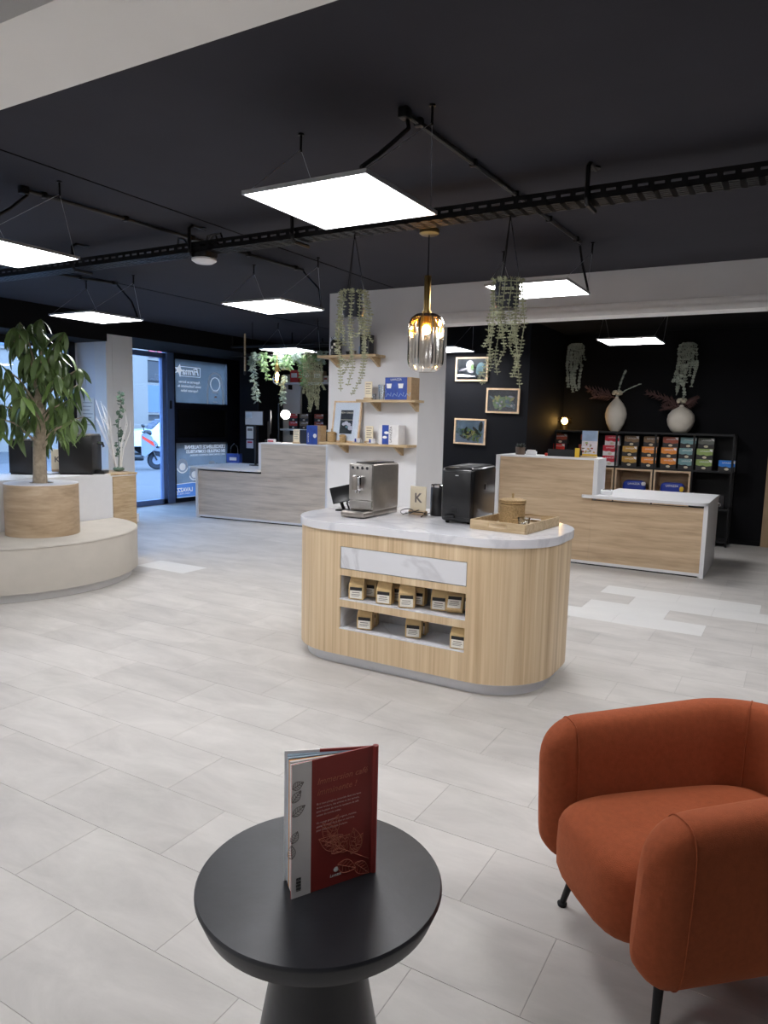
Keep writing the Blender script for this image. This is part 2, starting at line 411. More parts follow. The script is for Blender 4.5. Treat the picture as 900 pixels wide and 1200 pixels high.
# ================================================================== SETTING
XL, XR, YN, YB = -9.33, 2.6, -2.6, 10.35
floor = struct('floor', MB().box(XL-.1, XR, YN, 10.75, -0.12, -0.0014), 'grout')
TW, TH, RY0 = 0.6465, 0.3265, 1.286
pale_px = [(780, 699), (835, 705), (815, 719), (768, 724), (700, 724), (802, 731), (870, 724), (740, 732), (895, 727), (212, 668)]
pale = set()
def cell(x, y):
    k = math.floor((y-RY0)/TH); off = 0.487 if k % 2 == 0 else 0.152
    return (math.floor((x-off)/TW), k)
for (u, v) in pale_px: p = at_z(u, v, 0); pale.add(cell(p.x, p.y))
tiles = []
for k in range(math.floor((YN-RY0)/TH), math.floor((10.7-RY0)/TH)+1):
    off = 0.487 if k % 2 == 0 else 0.152
    for i in range(math.floor((XL-off)/TW)-1, math.floor((XR-off)/TW)+1):
        x0, y0 = i*TW+off, RY0+k*TH; x1, y1 = x0+TW, y0+TH
        x0c, x1c, y0c, y1c = max(x0, XL), min(x1, XR), max(y0, YN), min(y1, 10.7)
        if x1c-x0c < 0.02 or y1c-y0c < 0.02: continue
        whole = (x1c-x0c > TW-1e-4 and y1c-y0c > TH-1e-4)
        q = [project((x, y, 0)) for x in (x0, x1) for y in (y0, y1)]
        area = 0
        if whole and all(q):
            us = [a[0] for a in q]; vv = [a[1] for a in q]
            if max(us) > 0 and min(us) < 900 and max(vv) > 560 and min(vv) < 1200: area = (max(us)-min(us))*(max(vv)-min(vv))
        tiles.append((area, x0c, x1c, y0c, y1c, (i, k) in pale))
tiles.sort(key=lambda t: -t[0])
G = 0.0006
def tile_shape(w, h):
    mb = MB(); w /= 2; h /= 2; b = 0.0007
    return mb.quad_raw([(-w,-h,-.0015),(w,-h,-.0015),(w,h,-.0015),(-w,h,-.0015),(-w+b,-h+b,0),(w-b,-h+b,0),(w-b,h-b,0),(-w+b,h-b,0)],
                       [(4,5,6,7),(0,1,5,4),(1,2,6,5),(2,3,7,6),(3,0,4,7)])
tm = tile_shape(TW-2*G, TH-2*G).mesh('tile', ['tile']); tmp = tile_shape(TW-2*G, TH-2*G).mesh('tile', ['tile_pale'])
rest = MB()
for n, (area, x0, x1, y0, y1, pl) in enumerate(tiles):
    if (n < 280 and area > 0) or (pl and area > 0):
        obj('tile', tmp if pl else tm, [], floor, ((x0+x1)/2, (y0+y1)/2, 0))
    else:
        t = tile_shape(x1-x0-2*G, y1-y0-2*G); t.v = [(a+(x0+x1)/2, b+(y0+y1)/2, c) for a, b, c in t.v]; rest.quad_raw(t.v, t.f)
o = obj('tile_field', rest, 'tile', floor); o['kind'] = 'stuff'

struct('ceiling', MB().box(XL-.1, XR, 1.36, 10.75, ZC, ZC+.12), 'ceiling_paint')
plain('near_ceiling', (150, 148, 148), 0.85, var=0.02)
struct('ceiling_entrance', MB().box(XL-.1, XR, YN, 1.36, ZC, ZC+.12), 'near_ceiling')
struct('trim_1', MB().box(XL, XR, 1.365, 1.725, 2.62, ZC), 'soffit_paint', 'white soffit beam under the ceiling')
# ceiling board joints
for n, (x, y0, y1) in enumerate(((-3.57, 1.75, 6.3), (-6.0, 1.75, 10.0))):
    struct('trim_%d' % (2+n), MB().box(x-.004, x+.004, y0, y1, ZC-.004, ZC), 'black_wall')
# white partition and beam
struct('wall_partition', MB().box(-4.35, -3.28, 6.33, 6.94, 0, ZC), 'white_wall')
beam = struct('wall_beam', MB().box(-3.28, XR, 6.33, 6.52, 2.47, ZC), 'white_wall')
mb = MB().box(-3.28, XR, 6.31, 6.53, 2.43, 2.475).box(-3.28, XR, 6.318, 6.5, 2.475, 2.515).box(-3.28, XR, 6.324, 6.5, 2.515, 2.53)
struct('trim_4', mb, 'white_trim', 'white stepped moulding along the lower edge of the beam')
# dark block that carries the pictures, back walls
struct('wall_pictures', MB().box(-5.4, -3.0, 8.8, 10.75, 0, ZC), 'dark_wall')
struct('wall_back', MB().box(-3.0, XR, YB, YB+.4, 0, ZC), 'black_wall')
struct('ceiling_recess', MB().box(-3.28, XR, 6.53, YB, ZC-.02, ZC-.001), 'black_wall')
struct('wall_back_left', MB().box(XL-.1, -5.4, 10.65, 10.8, 0, ZC), 'dark_wall')
struct('wall_grey_panel', MB().box(at_y(318, 480, 10.6).x, at_y(352, 480, 10.6).x, 10.6, 10.65, 0, 2.3), 'column_paint')
struct('wall_right', MB().box(XR, XR+.15, YN, 10.75, 0, ZC), 'dark_wall')
struct('wall_near', MB().box(XL-.1, XR+.15, YN-.15, YN, 0, ZC), 'white_wall')
pil0, pil1 = at_y(281, 500, 9.9).x, at_y(303, 500, 9.9).x
struct('wall_pillar', MB().box(pil0, pil1, 9.9, 10.65, 0, ZC), 'dark_wall')
# left: bulkhead, window wall, column
struct('wall_bulkhead', MB().box(-8.75, -8.02, YN, 6.5, 2.46, ZC).box(XL, -8.02, 6.5, 10.65, 2.56, ZC), 'black_wall')
struct('wall_left', MB().box(-8.9, -8.65, YN, 2.2, 0, ZC).box(-8.9, -8.66, 6.46, 6.94, 0, ZC).box(-8.66, -8.28, 6.52, 6.94, 0, 2.6), 'white_wall')
struct('wall_column', MB().box(-8.28, -8.05, 6.5, 6.94, 0, ZC).box(-8.2, -8.046, 6.6, 6.615, 0.12, ZC), 'column_paint')
struct('baseboard_column', MB().box(-8.3, -8.02, 6.48, 6.97, 0, .12), 'white_trim')
struct('wall_return', MB().box(XL-.1, -8.28, 6.9, 6.96, 0, ZC), 'white_wall')
w1 = struct('window_1', MB().box(-8.72, -8.66, 2.2, 6.46, 0.0, 0.12).box(-8.72, -8.66, 2.2, 6.46, 2.36, 2.46).box(-8.72, -8.62, 6.36, 6.46, 0, 2.46).box(-8.72, -8.66, 2.2, 2.3, 0, 2.46), 'black_metal')
obj('glass', MB().box(-8.70, -8.69, 2.3, 6.37, .12, 2.37), 'window_glass', w1)
obj('mullion', MB().box(-8.72, -8.66, 4.3, 4.38, .1, 2.4), 'black_metal', w1)
# facade with the glass door and the posters
fy = [6.96, 8.72, 8.80, 8.9, 10.24]
d1 = struct('door_1', MB().box(XL-.06, XL+.02, fy[0], fy[1], 0, .09).box(XL-.06, XL+.02, fy[0], fy[1], 2.46, 2.54).box(XL-.06, XL+.02, 8.64, 8.72, 0, 2.54), 'blue_alu')
obj('glass', MB().box(XL-.03, XL-.02, fy[0], 8.65, .09, 2.47), 'window_glass', d1)
obj('door_post', MB().box(XL-.07, XL+.05, 8.72, 8.87, 0, 2.62), 'blue_alu', d1)
obj('lock', MB().rbox(XL+.05, XL+.075, 8.76, 8.80, 1.62, 1.76, .008), 'black_plastic', d1)
struct('window_2', MB().box(XL-.02, XL-.01, fy[0], 8.7, 2.545, 2.6), 'window_glass')
pf = struct('wall_facade', MB().box(XL-.08, XL-.01, 8.9, 10.25, 1.0, 1.75).box(XL-.05, XL+.03, 8.87, 8.92, 0, 2.6).box(XL-.05, XL+.03, 10.2, 10.65, 0, 2.6)
            .box(XL-.05, XL+.03, 8.9, 10.22, 1.04, 1.12).box(XL-.05, XL+.03, 8.9, 10.22, 1.64, 1.73).box(XL-.05, XL+.03, 8.9, 10.22, 2.47, 2.6).box(XL-.05, XL+.03, 8.9, 10.22, 0, .08), 'dark_panel')
obj('display_panel', MB().rbox(XL, XL+.02, 9.0, 10.15, 1.14, 1.62, .006), 'black_wall', pf)
obj('latch', MB().rbox(XL+.02, XL+.05, 9.42, 9.70, 1.16, 1.23, .008), 'black_plastic', pf)
struct('wall_facade_upper', MB().box(XL-.08, XL-.01, fy[0], 10.65, 2.6, ZC), 'black_wall')
# wooden door in the back wall
d2 = struct('door_2', MB().box(-.32, .62, YB-.05, YB, 0, 2.12), 'door_wood')
h = MB().tube([(-.25, YB-.05, 1.05), (-.25, YB-.10, 1.05), (-.13, YB-.10, 1.05)], .01); h.box(-.275, -.225, YB-.058, YB-.05, 0.97, 1.13)
obj('door_handle', h, 'chrome', d2)
struct('baseboard_back', MB().box(-3.0, -.34, YB-.015, YB, 0, .06), 'black_wall')

# ------------------------------------------------------------------ street outside
struct('pavement', MB().box(-60, XL-.1, -30, 60, -.14, -.06), 'pavement')
struct('street', MB().box(-40, -21, -30, 60, -.06, -.055), 'road')
def house(name, x, y0, y1, hgt, mat, wins, label, ground=None):
    t = thing(name, label, 'building', (x, (y0+y1)/2, -.06)); w = (y1-y0)/2
    obj('wall', MB().box(-4, 0, -w, w, 0, hgt), mat, t)
    for (a, b, c, d) in wins:
        f = obj('window', MB().box(0, .08, a, b, c, d), 'house_cream', t)
        obj('pane', MB().box(.08, .1, a+.12, b-.12, c+.12, d-.12), 'car_glass', f)
    if ground: obj('shop_front', MB().box(0, .12, ground[0], ground[1], 0, ground[2]), 'house_grey', t)
    return t
house('town_house', -27, 8.8, 24.15, 11, 'house_cream', [(-6, -4.4, 4, 6), (-3, -1.4, 4, 6), (0, 1.6, 4, 6), (-3, -1.4, .8, 2.8), (-6, -4.4, .8, 2.8)], 'pale plain house across the street beyond the glass door')
hs = house('shop_house', -28.5, 24.2, 38.8, 11, 'house_grey', [(-6.6, -4.8, 1.6, 3.2), (-4, -2, 1.6, 3.2), (-6.6, -4.8, .4, 1.3), (-4, -2, 4.9, 7)], 'blue-grey building with red shop sign across the street', None)
obj('sign_board', MB().box(0, .14, -7.2, -1.0, 4.3, 5.1), 'house_cream', hs)
for k in range(4): obj('red_letter', MB().rbox(.14, .18, -6.6+k*.55, -6.2+k*.55, 4.45, 4.95, .05), 'car_red', hs)
obj('roller_shutter', MB().box(0, .1, -7.0, -2.0, 3.3, 4.25), 'house_grey', hs)
house('corner_house', -24, -14, 5.0, 9, 'house_cream', [(-6, -4.2, 1, 3), (-2, -.4, 1, 3), (2, 3.6, 1, 3), (5.5, 7.0, 1, 3), (2, 3.6, 4.4, 6.4)], 'pale house seen through the shop window behind the tree')
def car(label, x, y, rz, paint):
    t = thing('parked_car', label, 'car', (x, y, -.06), rz)
    prof = [(-2.1, .35), (-2.12, .75), (-1.95, .95), (-1.2, 1.02), (-.75, 1.42), (.7, 1.46), (1.35, 1.05), (1.95, .9), (2.1, .62), (2.08, .35)]
    b = MB(); n = len(prof)
    for s, mi in ((0, 0),):
        vs = [(x, -.84 if z < 1.1 else -.66, z) for x, z in prof] + [(x, .84 if z < 1.1 else .66, z) for x, z in prof]
        b.quad_raw(vs, [tuple(range(n)), tuple(reversed(range(n, 2*n)))] + [(i, n+i, n+(i+1) % n, (i+1) % n) for i in range(n)], 0)
    obj('body', b, paint, t)
    for sy in (-1, 1):
        y0, y1 = sy*.79, sy*.68
        obj('side_window', MB().quad_raw([(-1.05, y0, 1.06), (1.15, y0, 1.08), (.62, y1, 1.40), (-.70, y1, 1.38)], [(0, 1, 2, 3)]), 'car_glass', t)
    obj('windscreen', MB().quad_raw([(1.36, -.72, 1.08), (1.36, .72, 1.08), (.78, .6, 1.45), (.78, -.6, 1.45)], [(0, 1, 2, 3)]), 'car_glass', t)
    obj('rear_window', MB().quad_raw([(-1.2, -.72, 1.06), (-1.2, .72, 1.06), (-.8, .6, 1.41), (-.8, -.6, 1.41)], [(0, 1, 2, 3)]), 'car_glass', t)
    for sx in (-1.3, 1.3):
        for sy in (-.84, .74):
            wb = MB().lathe([(.32, 0), (.33, .05), (.30, .1), (.16, .1), (.16, 0)], 0, 0, 20); wb.xf(Matrix.Translation((sx, sy, .32)) @ Matrix.Rotation(-pi/2, 4, 'X'))
            obj('wheel', wb, 'tyre', t)
    for sy in (-.6, .6):
        obj('tail_light', MB().rbox(-2.14, -2.08, sy-.16, sy+.16, .68, .84, .03), 'signal_red', t)
    return t
car('white hatchback parked across the street behind the scooter', -22.2, 21.4, radians(60), 'car_white')
pc2 = at_z(14, 562, -.06)
car('red car parked outside the shop window', pc2.x-6.0, pc2.y+.2, radians(80), 'car_red')
ps = at_z(184, 550, -.06)
st = thing('scooter', 'silver and black motor scooter parked outside the glass door', 'scooter', (ps.x, ps.y, -.06), radians(50))
def wheel(x): return MB().lathe([(.13, -.05), (.24, -.055), (.27, 0), (.24, .055), (.13, .05), (.13, -.05)], 0, 0, 22, 0, False).xf(Matrix.Translation((x, 0, .27)) @ Matrix.Rotation(pi/2, 4, 'X'))
for x in (0.0, -1.25):
    wv = obj('wheel', wheel(x), 'tyre', st)
    obj('rim', MB().lathe([(.0, -.03), (.05, -.04), (.13, -.03), (.13, .03), (.05, .04), (0, .03)], 0, 0, 14).xf(Matrix.Translation((x, 0, .27)) @ Matrix.Rotation(pi/2, 4, 'X')), 'scooter_silver', wv)
obj('fork', MB().tube([(0, .08, .27), (-.14, .07, .62), (-.3, 0, 1.0)], .03).tube([(0, -.08, .27), (-.14, -.07, .62), (-.3, 0, 1.0)], .03), 'black_plastic', st)
obj('front_fender', MB().slab([(.22, .45), (.12, .6), (-.12, .62), (-.3, .5), (-.1, .55), (.1, .52)], 'y', -.07, .07), 'scooter_silver', st)
obj('front_shield', MB().slab([(-.02, .62), (-.12, .95), (-.32, 1.08), (-.42, 1.0), (-.42, .42), (-.32, .38)], 'y', -.2, .2), 'scooter_silver', st)
obj('stripe', MB().slab([(-.05, .66), (-.1, .8), (-.4, .98), (-.4, .9)], 'y', -.205, .205), 'signal_red', st)
obj('footboard', MB().rbox(-1.0, -.36, -.17, .17, .26, .40, .04), 'black_plastic', st)
obj('rear_body', MB().slab([(-.85, .36), (-.72, .72), (-1.1, .84), (-1.7, .88), (-1.72, .74), (-1.35, .5)], 'y', -.17, .17), 'scooter_silver', st)
obj('saddle', MB().rbox(-1.5, -.72, -.15, .15, .80, .92, .05), 'black_plastic', st)
obj('handlebar', MB().tube([(-.38, -.34, 1.08), (-.3, -.12, 1.06), (-.3, .12, 1.06), (-.38, .34, 1.08)], .022), 'black_plastic', st)
obj('headlamp_cowl', MB().superell((-.24, 0, 1.06), .12, .16, .09, 2.6, 8), 'black_plastic', st)
for s in (-1, 1): obj('mirror', MB().tube([(-.33, s*.26, 1.08), (-.36, s*.3, 1.22)], .008).ball((-.36, s*.31, 1.26), .05, 0, 8), 'black_plastic', st)
pv = at_z(163, 548, -.06)
van = thing('delivery_cart', 'yellow parcel cart with red stripe parked behind the scooter', 'cart', (pv.x-2.2, pv.y+.3, -.06), radians(40))
obj('cart_box', MB().rbox(-.7, .7, -.4, .4, .35, 1.15, .05), 'scooter_yellow', van)
obj('stripe', MB().box(-.705, .705, -.405, .405, .42, .56), 'signal_red', van)
for sx in (-.45, .45): obj('wheel', MB().lathe([(.05, -.4), (.18, -.4), (.18, .4), (.05, .4)], 0, 0, 16).xf(Matrix.Translation((sx, 0, .18)) @ Matrix.Rotation(pi/2, 4, 'X')), 'tyre', van)

# ------------------------------------------------------------------ posters on the facade (seen from behind: mirrored print)
def onx(y, z, x): return Matrix.Translation((x, y, z)) @ FACE_X
p1 = thing('window_poster', 'grey poster with espresso machine outline above the dark panel', 'poster', (XL+.005, 9.54, 1.73))
obj('sheet', MB().quad_raw([(.011, -.62, 0), (.011, .62, 0), (.011, .62, .74), (.011, -.62, .74)], [(0, 1, 2, 3)]), 'poster_grey', p1)
def curve_strip(pts, w, x0=.012, x1=.016):
    mb = MB()
    for a, b in zip(pts[:-1], pts[1:]):
        d = Vector((b[0]-a[0], b[1]-a[1])); d.normalize(); n = Vector((-d.y, d.x))*w/2
        q = [(a[0]+n.x, a[1]+n.y), (a[0]-n.x, a[1]-n.y), (b[0]-n.x, b[1]-n.y), (b[0]+n.x, b[1]+n.y)]
        mb.slab(q, 'x', x0, x1)
    return mb
def arc(cx, cy, rx, ry, a0, a1, n=20): return [(cx+rx*cos(radians(a0+(a1-a0)*k/n)), cy+ry*sin(radians(a0+(a1-a0)*k/n))) for k in range(n+1)]
outl = [(.16, .0), (.16, .26), (.2, .42)] + arc(.36, .42, .16, .14, 180, 0, 14)[1:] + [(.56, .26), (.57, 0)]
obj('machine_outline', curve_strip(outl, .03), 'poster_soft_glow', p1)
obj('machine_dial', curve_strip(arc(.36, .36, .12, .12, 0, 360), .014), 'poster_white_glow', p1)
obj('machine_spout', MB().slab([(.28, .2), (.44, .2), (.42, .26), (.3, .26)], 'x', .012, .016).slab([(.3, .03), (.42, .03), (.42, .05), (.3, .05)], 'x', .012, .016), 'poster_soft_glow', p1)
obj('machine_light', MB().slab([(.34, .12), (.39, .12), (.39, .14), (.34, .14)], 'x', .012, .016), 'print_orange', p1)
obj('logo_frame', curve_strip([(-.5, .46), (-.02, .46), (-.02, .62), (-.5, .62), (-.5, .46)], .01), 'poster_white_glow', p1)
obj('logo_star', MB().slab([(-.62, .5), (-.54, .52), (-.5, .44), (-.48, .53), (-.42, .55), (-.48, .58), (-.5, .66), (-.55, .6), (-.62, .6), (-.57, .55)], 'x', .012, .017), 'poster_white_glow', p1)
lettering('Firma', .17, 'poster_white_glow', p1, onx(-.05, .49, .013), mirror=True, shear=.25, bold=.003)
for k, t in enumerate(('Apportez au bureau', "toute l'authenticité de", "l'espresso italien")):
    lettering(t, .062, 'poster_white_glow', p1, onx(-.28, .345-.075*k, .013), mirror=True, align='CENTER', bold=.001)
p2 = thing('window_poster', 'grey-blue poster with capsules and blue logo band beside the counter', 'poster', (XL+.005, 9.55, .09))
obj('sheet', MB().quad_raw([(.011, -.63, 0), (.011, .63, 0), (.011, .63, .95), (.011, -.63, .95)], [(0, 1, 2, 3)]), 'poster_grey_light', p2)
obj('blue_band', MB().slab([(-.63, .0), (.63, 0), (.63, .2), (.4, .17), (.15, .12), (0, .22), (-.25, .24), (-.63, .23)], 'x', .012, .015), 'poster_band_glow', p2)
obj('band_edge', curve_strip([(.63, .2), (.4, .17), (.15, .12), (0, .22), (-.25, .24), (-.63, .23)], .012, .012, .017), 'poster_white_glow', p2)
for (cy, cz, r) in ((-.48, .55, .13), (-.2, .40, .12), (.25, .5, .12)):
    c = obj('capsule', MB().slab(arc(cy, cz, r, r*.95, 0, 360, 24)[:-1], 'x', .012, .014), 'poster_soft_glow', p2)
    obj('capsule_rim', curve_strip(arc(cy, cz, r, r*.95, 200, 340), .02), 'poster_white_glow', c)
    obj('capsule_face', MB().slab(arc(cy, cz-.02, r*.55, r*.5, 0, 360, 16)[:-1], 'x', .014, .016), 'poster_white_glow', c)
lettering("L'EXCELLENCE ITALIENNE", .088, 'poster_white_glow', p2, onx(.6, .84, .013), mirror=True, bold=.002)
lettering('EN CAPSULES COMPATIBLES', .078, 'poster_white_glow', p2, onx(.6, .765, .013), mirror=True, bold=.002)
lettering('AVEC LES MACHINES NESPRESSO ORIGINAL', .046, 'poster_white_glow', p2, onx(.6, .71, .013), mirror=True)
lettering('LAVAZZA', .10, 'poster_white_glow', p2, onx(-.24, .09, .016), mirror=True, bold=.003)
lettering('TORINO, ITALIA, 1895', .035, 'poster_white_glow', p2, onx(-.3, .045, .016), mirror=True)

# ================================================================== CEILING THINGS
def panel(cx, cy, z, label, hooks=(), hx=0.0, cable=None, mat='led', s=.3, wires=True):
    t = thing('led_panel', label, 'ceiling light', (cx, cy, z), 0, 'square hanging light panels')
    f = .008
    obj('frame', MB().box(-s, s, -s, -s+f, -.004, .012).box(-s, s, s-f, s, -.004, .012).box(-s, -s+f, -s+f, s-f, -.004, .012).box(s-f, s, -s+f, s-f, -.004, .012), 'alu', t)
    obj('diffuser', MB().box(-s+f, s-f, -s+f, s-f, -.002, .004), mat, t)
    obj('back_plate', MB().box(-s+f, s-f, -s+f, s-f, .0042, .011), 'white_laminate', t)
    obj('driver_box', MB().rbox(-.1, .1, s-.14, s-.07, .012, .042, .006).tube([(-.1, s-.1, .03), (-.2, s-.08, .035), (-.24, s-.14, .012)], .006), 'black_plastic', t)
    if wires:
        for sx in (-1, 1):
            hy = .15
            hook = (sx*s*1.12, hy, ZC-z)
            for sy in (-1, 1):
                obj('suspension_wire', MB().tube([(sx*(s-.02), sy*(s-.02), .012), (hook[0], hook[1], hook[2]-.07)], .0014, 4), 'alu', t)
            obj('ceiling_hook', MB().tube([(hook[0], hook[1], hook[2]), (hook[0], hook[1], hook[2]-.08)], .006, 6).lathe([(.014, hook[2]-.008), (.014, hook[2])], hook[0], hook[1], 10), 'black_metal', t)
    if cable:
        obj('cable', MB().tube([Vector(p)-Vector((cx, cy, z)) for p in cable], .009, 6), 'black_plastic', t)
    return t
panel(-1.76, 2.65, 2.41, 'big square LED panel hung nearest the white soffit, over the round side table', cable=[(-1.54, 2.8, 2.76), (-1.50, 2.74, 2.7), (-1.49, 2.6, 2.6), (-1.47, 2.45, 2.5), (-1.49, 2.36, 2.43)])
panel(-4.07, 2.58, 2.41, 'square LED panel hung beside the white soffit, over the pale round bench', cable=[(-4.01, 2.72, 2.76), (-4.0, 2.6, 2.65), (-4.02, 2.4, 2.5), (-4.0, 2.32, 2.43)])
panel(-1.73, 5.18, 2.47, 'square LED panel behind the hanging plant, in front of the white beam', cable=[(-1.45, 5.2, 2.76), (-1.44, 5.25, 2.65), (-1.42, 5.35, 2.5), (-1.44, 5.45, 2.49)])
panel(-3.83, 4.76, 2.41, 'square LED panel hung beside the white partition with the wall shelves', cable=[(-3.85, 5.19, 2.77), (-3.65, 5.15, 2.6), (-3.55, 5.04, 2.43)])
panel(-5.87, 4.65, 2.41, 'square LED panel hung above the potted tree and its cabinet', cable=[(-5.96, 4.97, 2.77), (-5.75, 4.96, 2.6), (-5.62, 4.92, 2.43)])
panel(-1.65, 8.12, 2.41, 'square LED panel hung in the black recess above the white desk')
psm = at_z(545, 409, 2.41)
panel(psm.x-.3, psm.y, 2.41, 'square LED panel in the dark recess half hidden by the partition')
panel(-6.02, 7.85, 2.41, 'square LED panel inside the hanging greenery above the checkout counter')

for x, lab in ((-6.2, 'added out-of-view square LED panel under the pale entrance ceiling on the window side'), (-4.07, 'added out-of-view square LED panel under the pale entrance ceiling on the bench side'), (-1.76, 'added out-of-view square LED panel under the pale entrance ceiling on the side table side')):
    panel(x, -.25, 2.41, lab)  # row added behind the camera to brighten the foreground, continuing the visible grid

panel(.55, 2.65, 2.41, 'added out-of-view square LED panel hung over the aisle behind the armchair')  # unseen panel, added to lift the dim island end and floor
panel(.55, 5.18, 2.47, 'added out-of-view square LED panel hung before the white beam on the desk side')  # likewise added out of view, for the island and beam

# perforated cable tray on hooks
ct = thing('cable_tray', 'long black perforated cable tray under the dark ceiling', 'cable tray', (0, 3.72, 2.62))
XA, XB = -8.0, 2.58
mb = MB()
n = int((XB-XA)/.075)
for yy in (0.0, .14):                                  # two slotted side rails
    mb.box(XA, XB, yy, yy+.003, 0, .027).box(XA, XB, yy, yy+.003, .039, .062)
    for k in range(n+1): x = XA+k*.075; mb.box(x, x+.028, yy, yy+.003, .027, .039)
obj('side_rail', mb, 'black_metal', ct)
mb = MB()
for k in range(5): mb.box(XA, XB, k*.0295, k*.0295+.021, -.002, 0)
for k in range(n+1): x = XA+k*.075+.02; mb.box(x, x+.028, 0, .143, -.002, .0002)
obj('slotted_bottom', mb, 'black_metal', ct)
for k in range(4): obj('wire', MB().tube([(XA, .03+k*.028, .012), (-5, .035+k*.026, .01+.006*(k % 2)), (-2, .03+k*.027, .012), (XB, .03+k*.028, .011)], .009, 6), 'black_plastic', ct)
for u in (184, 317, 685, 30): # hooks
    x = at_z(u, 290 - u*.12, 2.7).x
    mbk = MB().tube([(x, .13, .178), (x, .02, .178), (x, -.02, .15), (x, -.02, .0), (x, .0, -.022), (x, .15, -.022)], .012, 6)
    mbk.lathe([(.03, .172), (.03, .18)], x, .1, 12)
    obj('tray_hook', mbk, 'black_metal', ct)
# conduits clipped along the ceiling
def conduit(x, y0, y1, label, x1=None):
    t = thing('conduit', label, 'conduit', (x, y0, ZC-.018)); dx = (x1-x) if x1 is not None else 0
    obj('pipe', MB().tube([(0, 0, 0), (dx, y1-y0, 0)], .0125, 8), 'black_plastic', t)
    m = max(3, int((y1-y0)/.55))
    for k in range(m+1):
        f = .04+.92*k/m
        obj('clip', MB().rbox(dx*f-.02, dx*f+.02, (y1-y0)*f-.014, (y1-y0)*f+.014, -.016, .018, .005), 'black_metal', t)
    obj('end_box', MB().rbox(-.022, .022, -.05, .0, -.025, .018, .006), 'black_metal', t)
conduit(-1.54, 2.8, 5.22, 'black conduit on the ceiling running over the big light panel and tray', -1.45)
conduit(-4.01, 2.72, 5.19, 'black conduit on the ceiling passing the round detector on the tray', -3.85)
conduit(-6.19, 3.9, 4.97, 'short black conduit on the ceiling above the potted tree', -5.96)
# access point hanging from tray
ap = thing('ceiling_sensor', 'round white ceiling sensor under a black box with cables on the tray', 'sensor', (-3.66, 3.79, 2.55))
obj('dome', MB().lathe([(0, 0), (.06, .002), (.085, .018), (.085, .03), (.05, .038), (0, .038)], 0, 0, 24), 'white_laminate', ap)
obj('junction_box', MB().rbox(-.075, .075, -.06, .06, .038, .13, .01), 'black_plastic', ap)
for k, (a, b) in enumerate(((.09, .07), (.14, .06), (-.13, .08))):
    s = 1 if a > 0 else -1
    obj('cable', MB().tube([(s*.06, -.05, .09), (a, -.06, .16), (a+s*.06, -.05, .15+b*.3), (a+s*.09, -.04, .08)], .008, 6), 'black_plastic', ap)
# far ceiling pipes at the back left
for k, (y, z, lab) in enumerate(((8.9, 2.62, 'dark pipe under the ceiling in front of the greenery ring'), (9.7, 2.68, 'dark pipe under the ceiling near the back left wall'))):
    t = thing('ceiling_pipe', lab, 'pipe', (-6.8, y, z)); obj('pipe', MB().tube([(-1.6, 0, 0), (1.35, 0, 0)], .02, 8), 'black_metal', t)
    for x in (-1.2, 0, 1.2): obj('hanger', MB().tube([(x, 0, 0), (x, 0, ZC-z)], .012, 6), 'black_metal', t)

# pendant lamp
pl = thing('pendant_lamp', 'ribbed amber glass pendant lamp with brass stem above the island', 'pendant lamp', (-2.3, 4.53, 1.84))
obj('canopy', MB().lathe([(0, .925), (.055, .925), (.068, .935), (.068, .96), (0, .96)], 0, 0, 24), 'brass', pl)
obj('cord', MB().tube([(0, 0, .66), (0, 0, .93)], .004, 6), 'black_plastic', pl)
obj('stem', MB().lathe([(0, .405), (.034, .405), (.034, .418), (.024, .42), (.024, .655), (.006, .66), (0, .665)], 0, 0, 20), 'brass', pl)
gp = [(.03, .405), (.07, .398), (.10, .375), (.118, .335), (.12, .30), (.12, .09), (.115, .055), (.095, .025), (.06, .006), (.045, .004)]
obj('glass_shade', MB().lathe(gp, 0, 0, 56, 0, False, .06, 28, smooth=False), 'pendant_glass', pl)
obj('amber_neck', MB().lathe([(.0281, .403), (.068, .396), (.098, .373), (.115, .335), (.117, .285)], 0, 0, 48, 0, False), clear('amber_glass', (1.0, .74, .30, 1), .06, .15).name, pl)
obj('socket', MB().lathe([(.0, .335), (.022, .335), (.022, .405), (0, .405)], 0, 0, 16), 'brass', pl)
obj('bulb', MB().ball((0, 0, .295), .030, 0, 12, 1.15), 'bulb_warm', pl)

# ================================================================== FOREGROUND
TZ = .5
tb = thing('side_table', 'round black pedestal side table with a book standing on it', 'side table', (-.833, 1.203, 0))
obj('table_top', MB().lathe([(0, TZ-.052), (.246, TZ-.052), (.252, TZ-.050), (.269, TZ-.008), (.2685, TZ-.004), (.265, TZ), (.2, TZ-.0006), (.1, TZ-.0006), (0, TZ-.0006)], 0, 0, 72), 'table_black', tb)
obj('pedestal', MB().lathe([(.155, .012), (.15, .03), (.135, .12), (.112, .25), (.095, .36), (.088, .42), (.092, TZ-.052)], 0, 0, 48), 'table_black', tb)
obj('foot_ring', MB().lathe([(0, 0), (.156, 0), (.158, .006), (.155, .012), (0, .012)], 0, 0, 48), 'black_metal', tb)
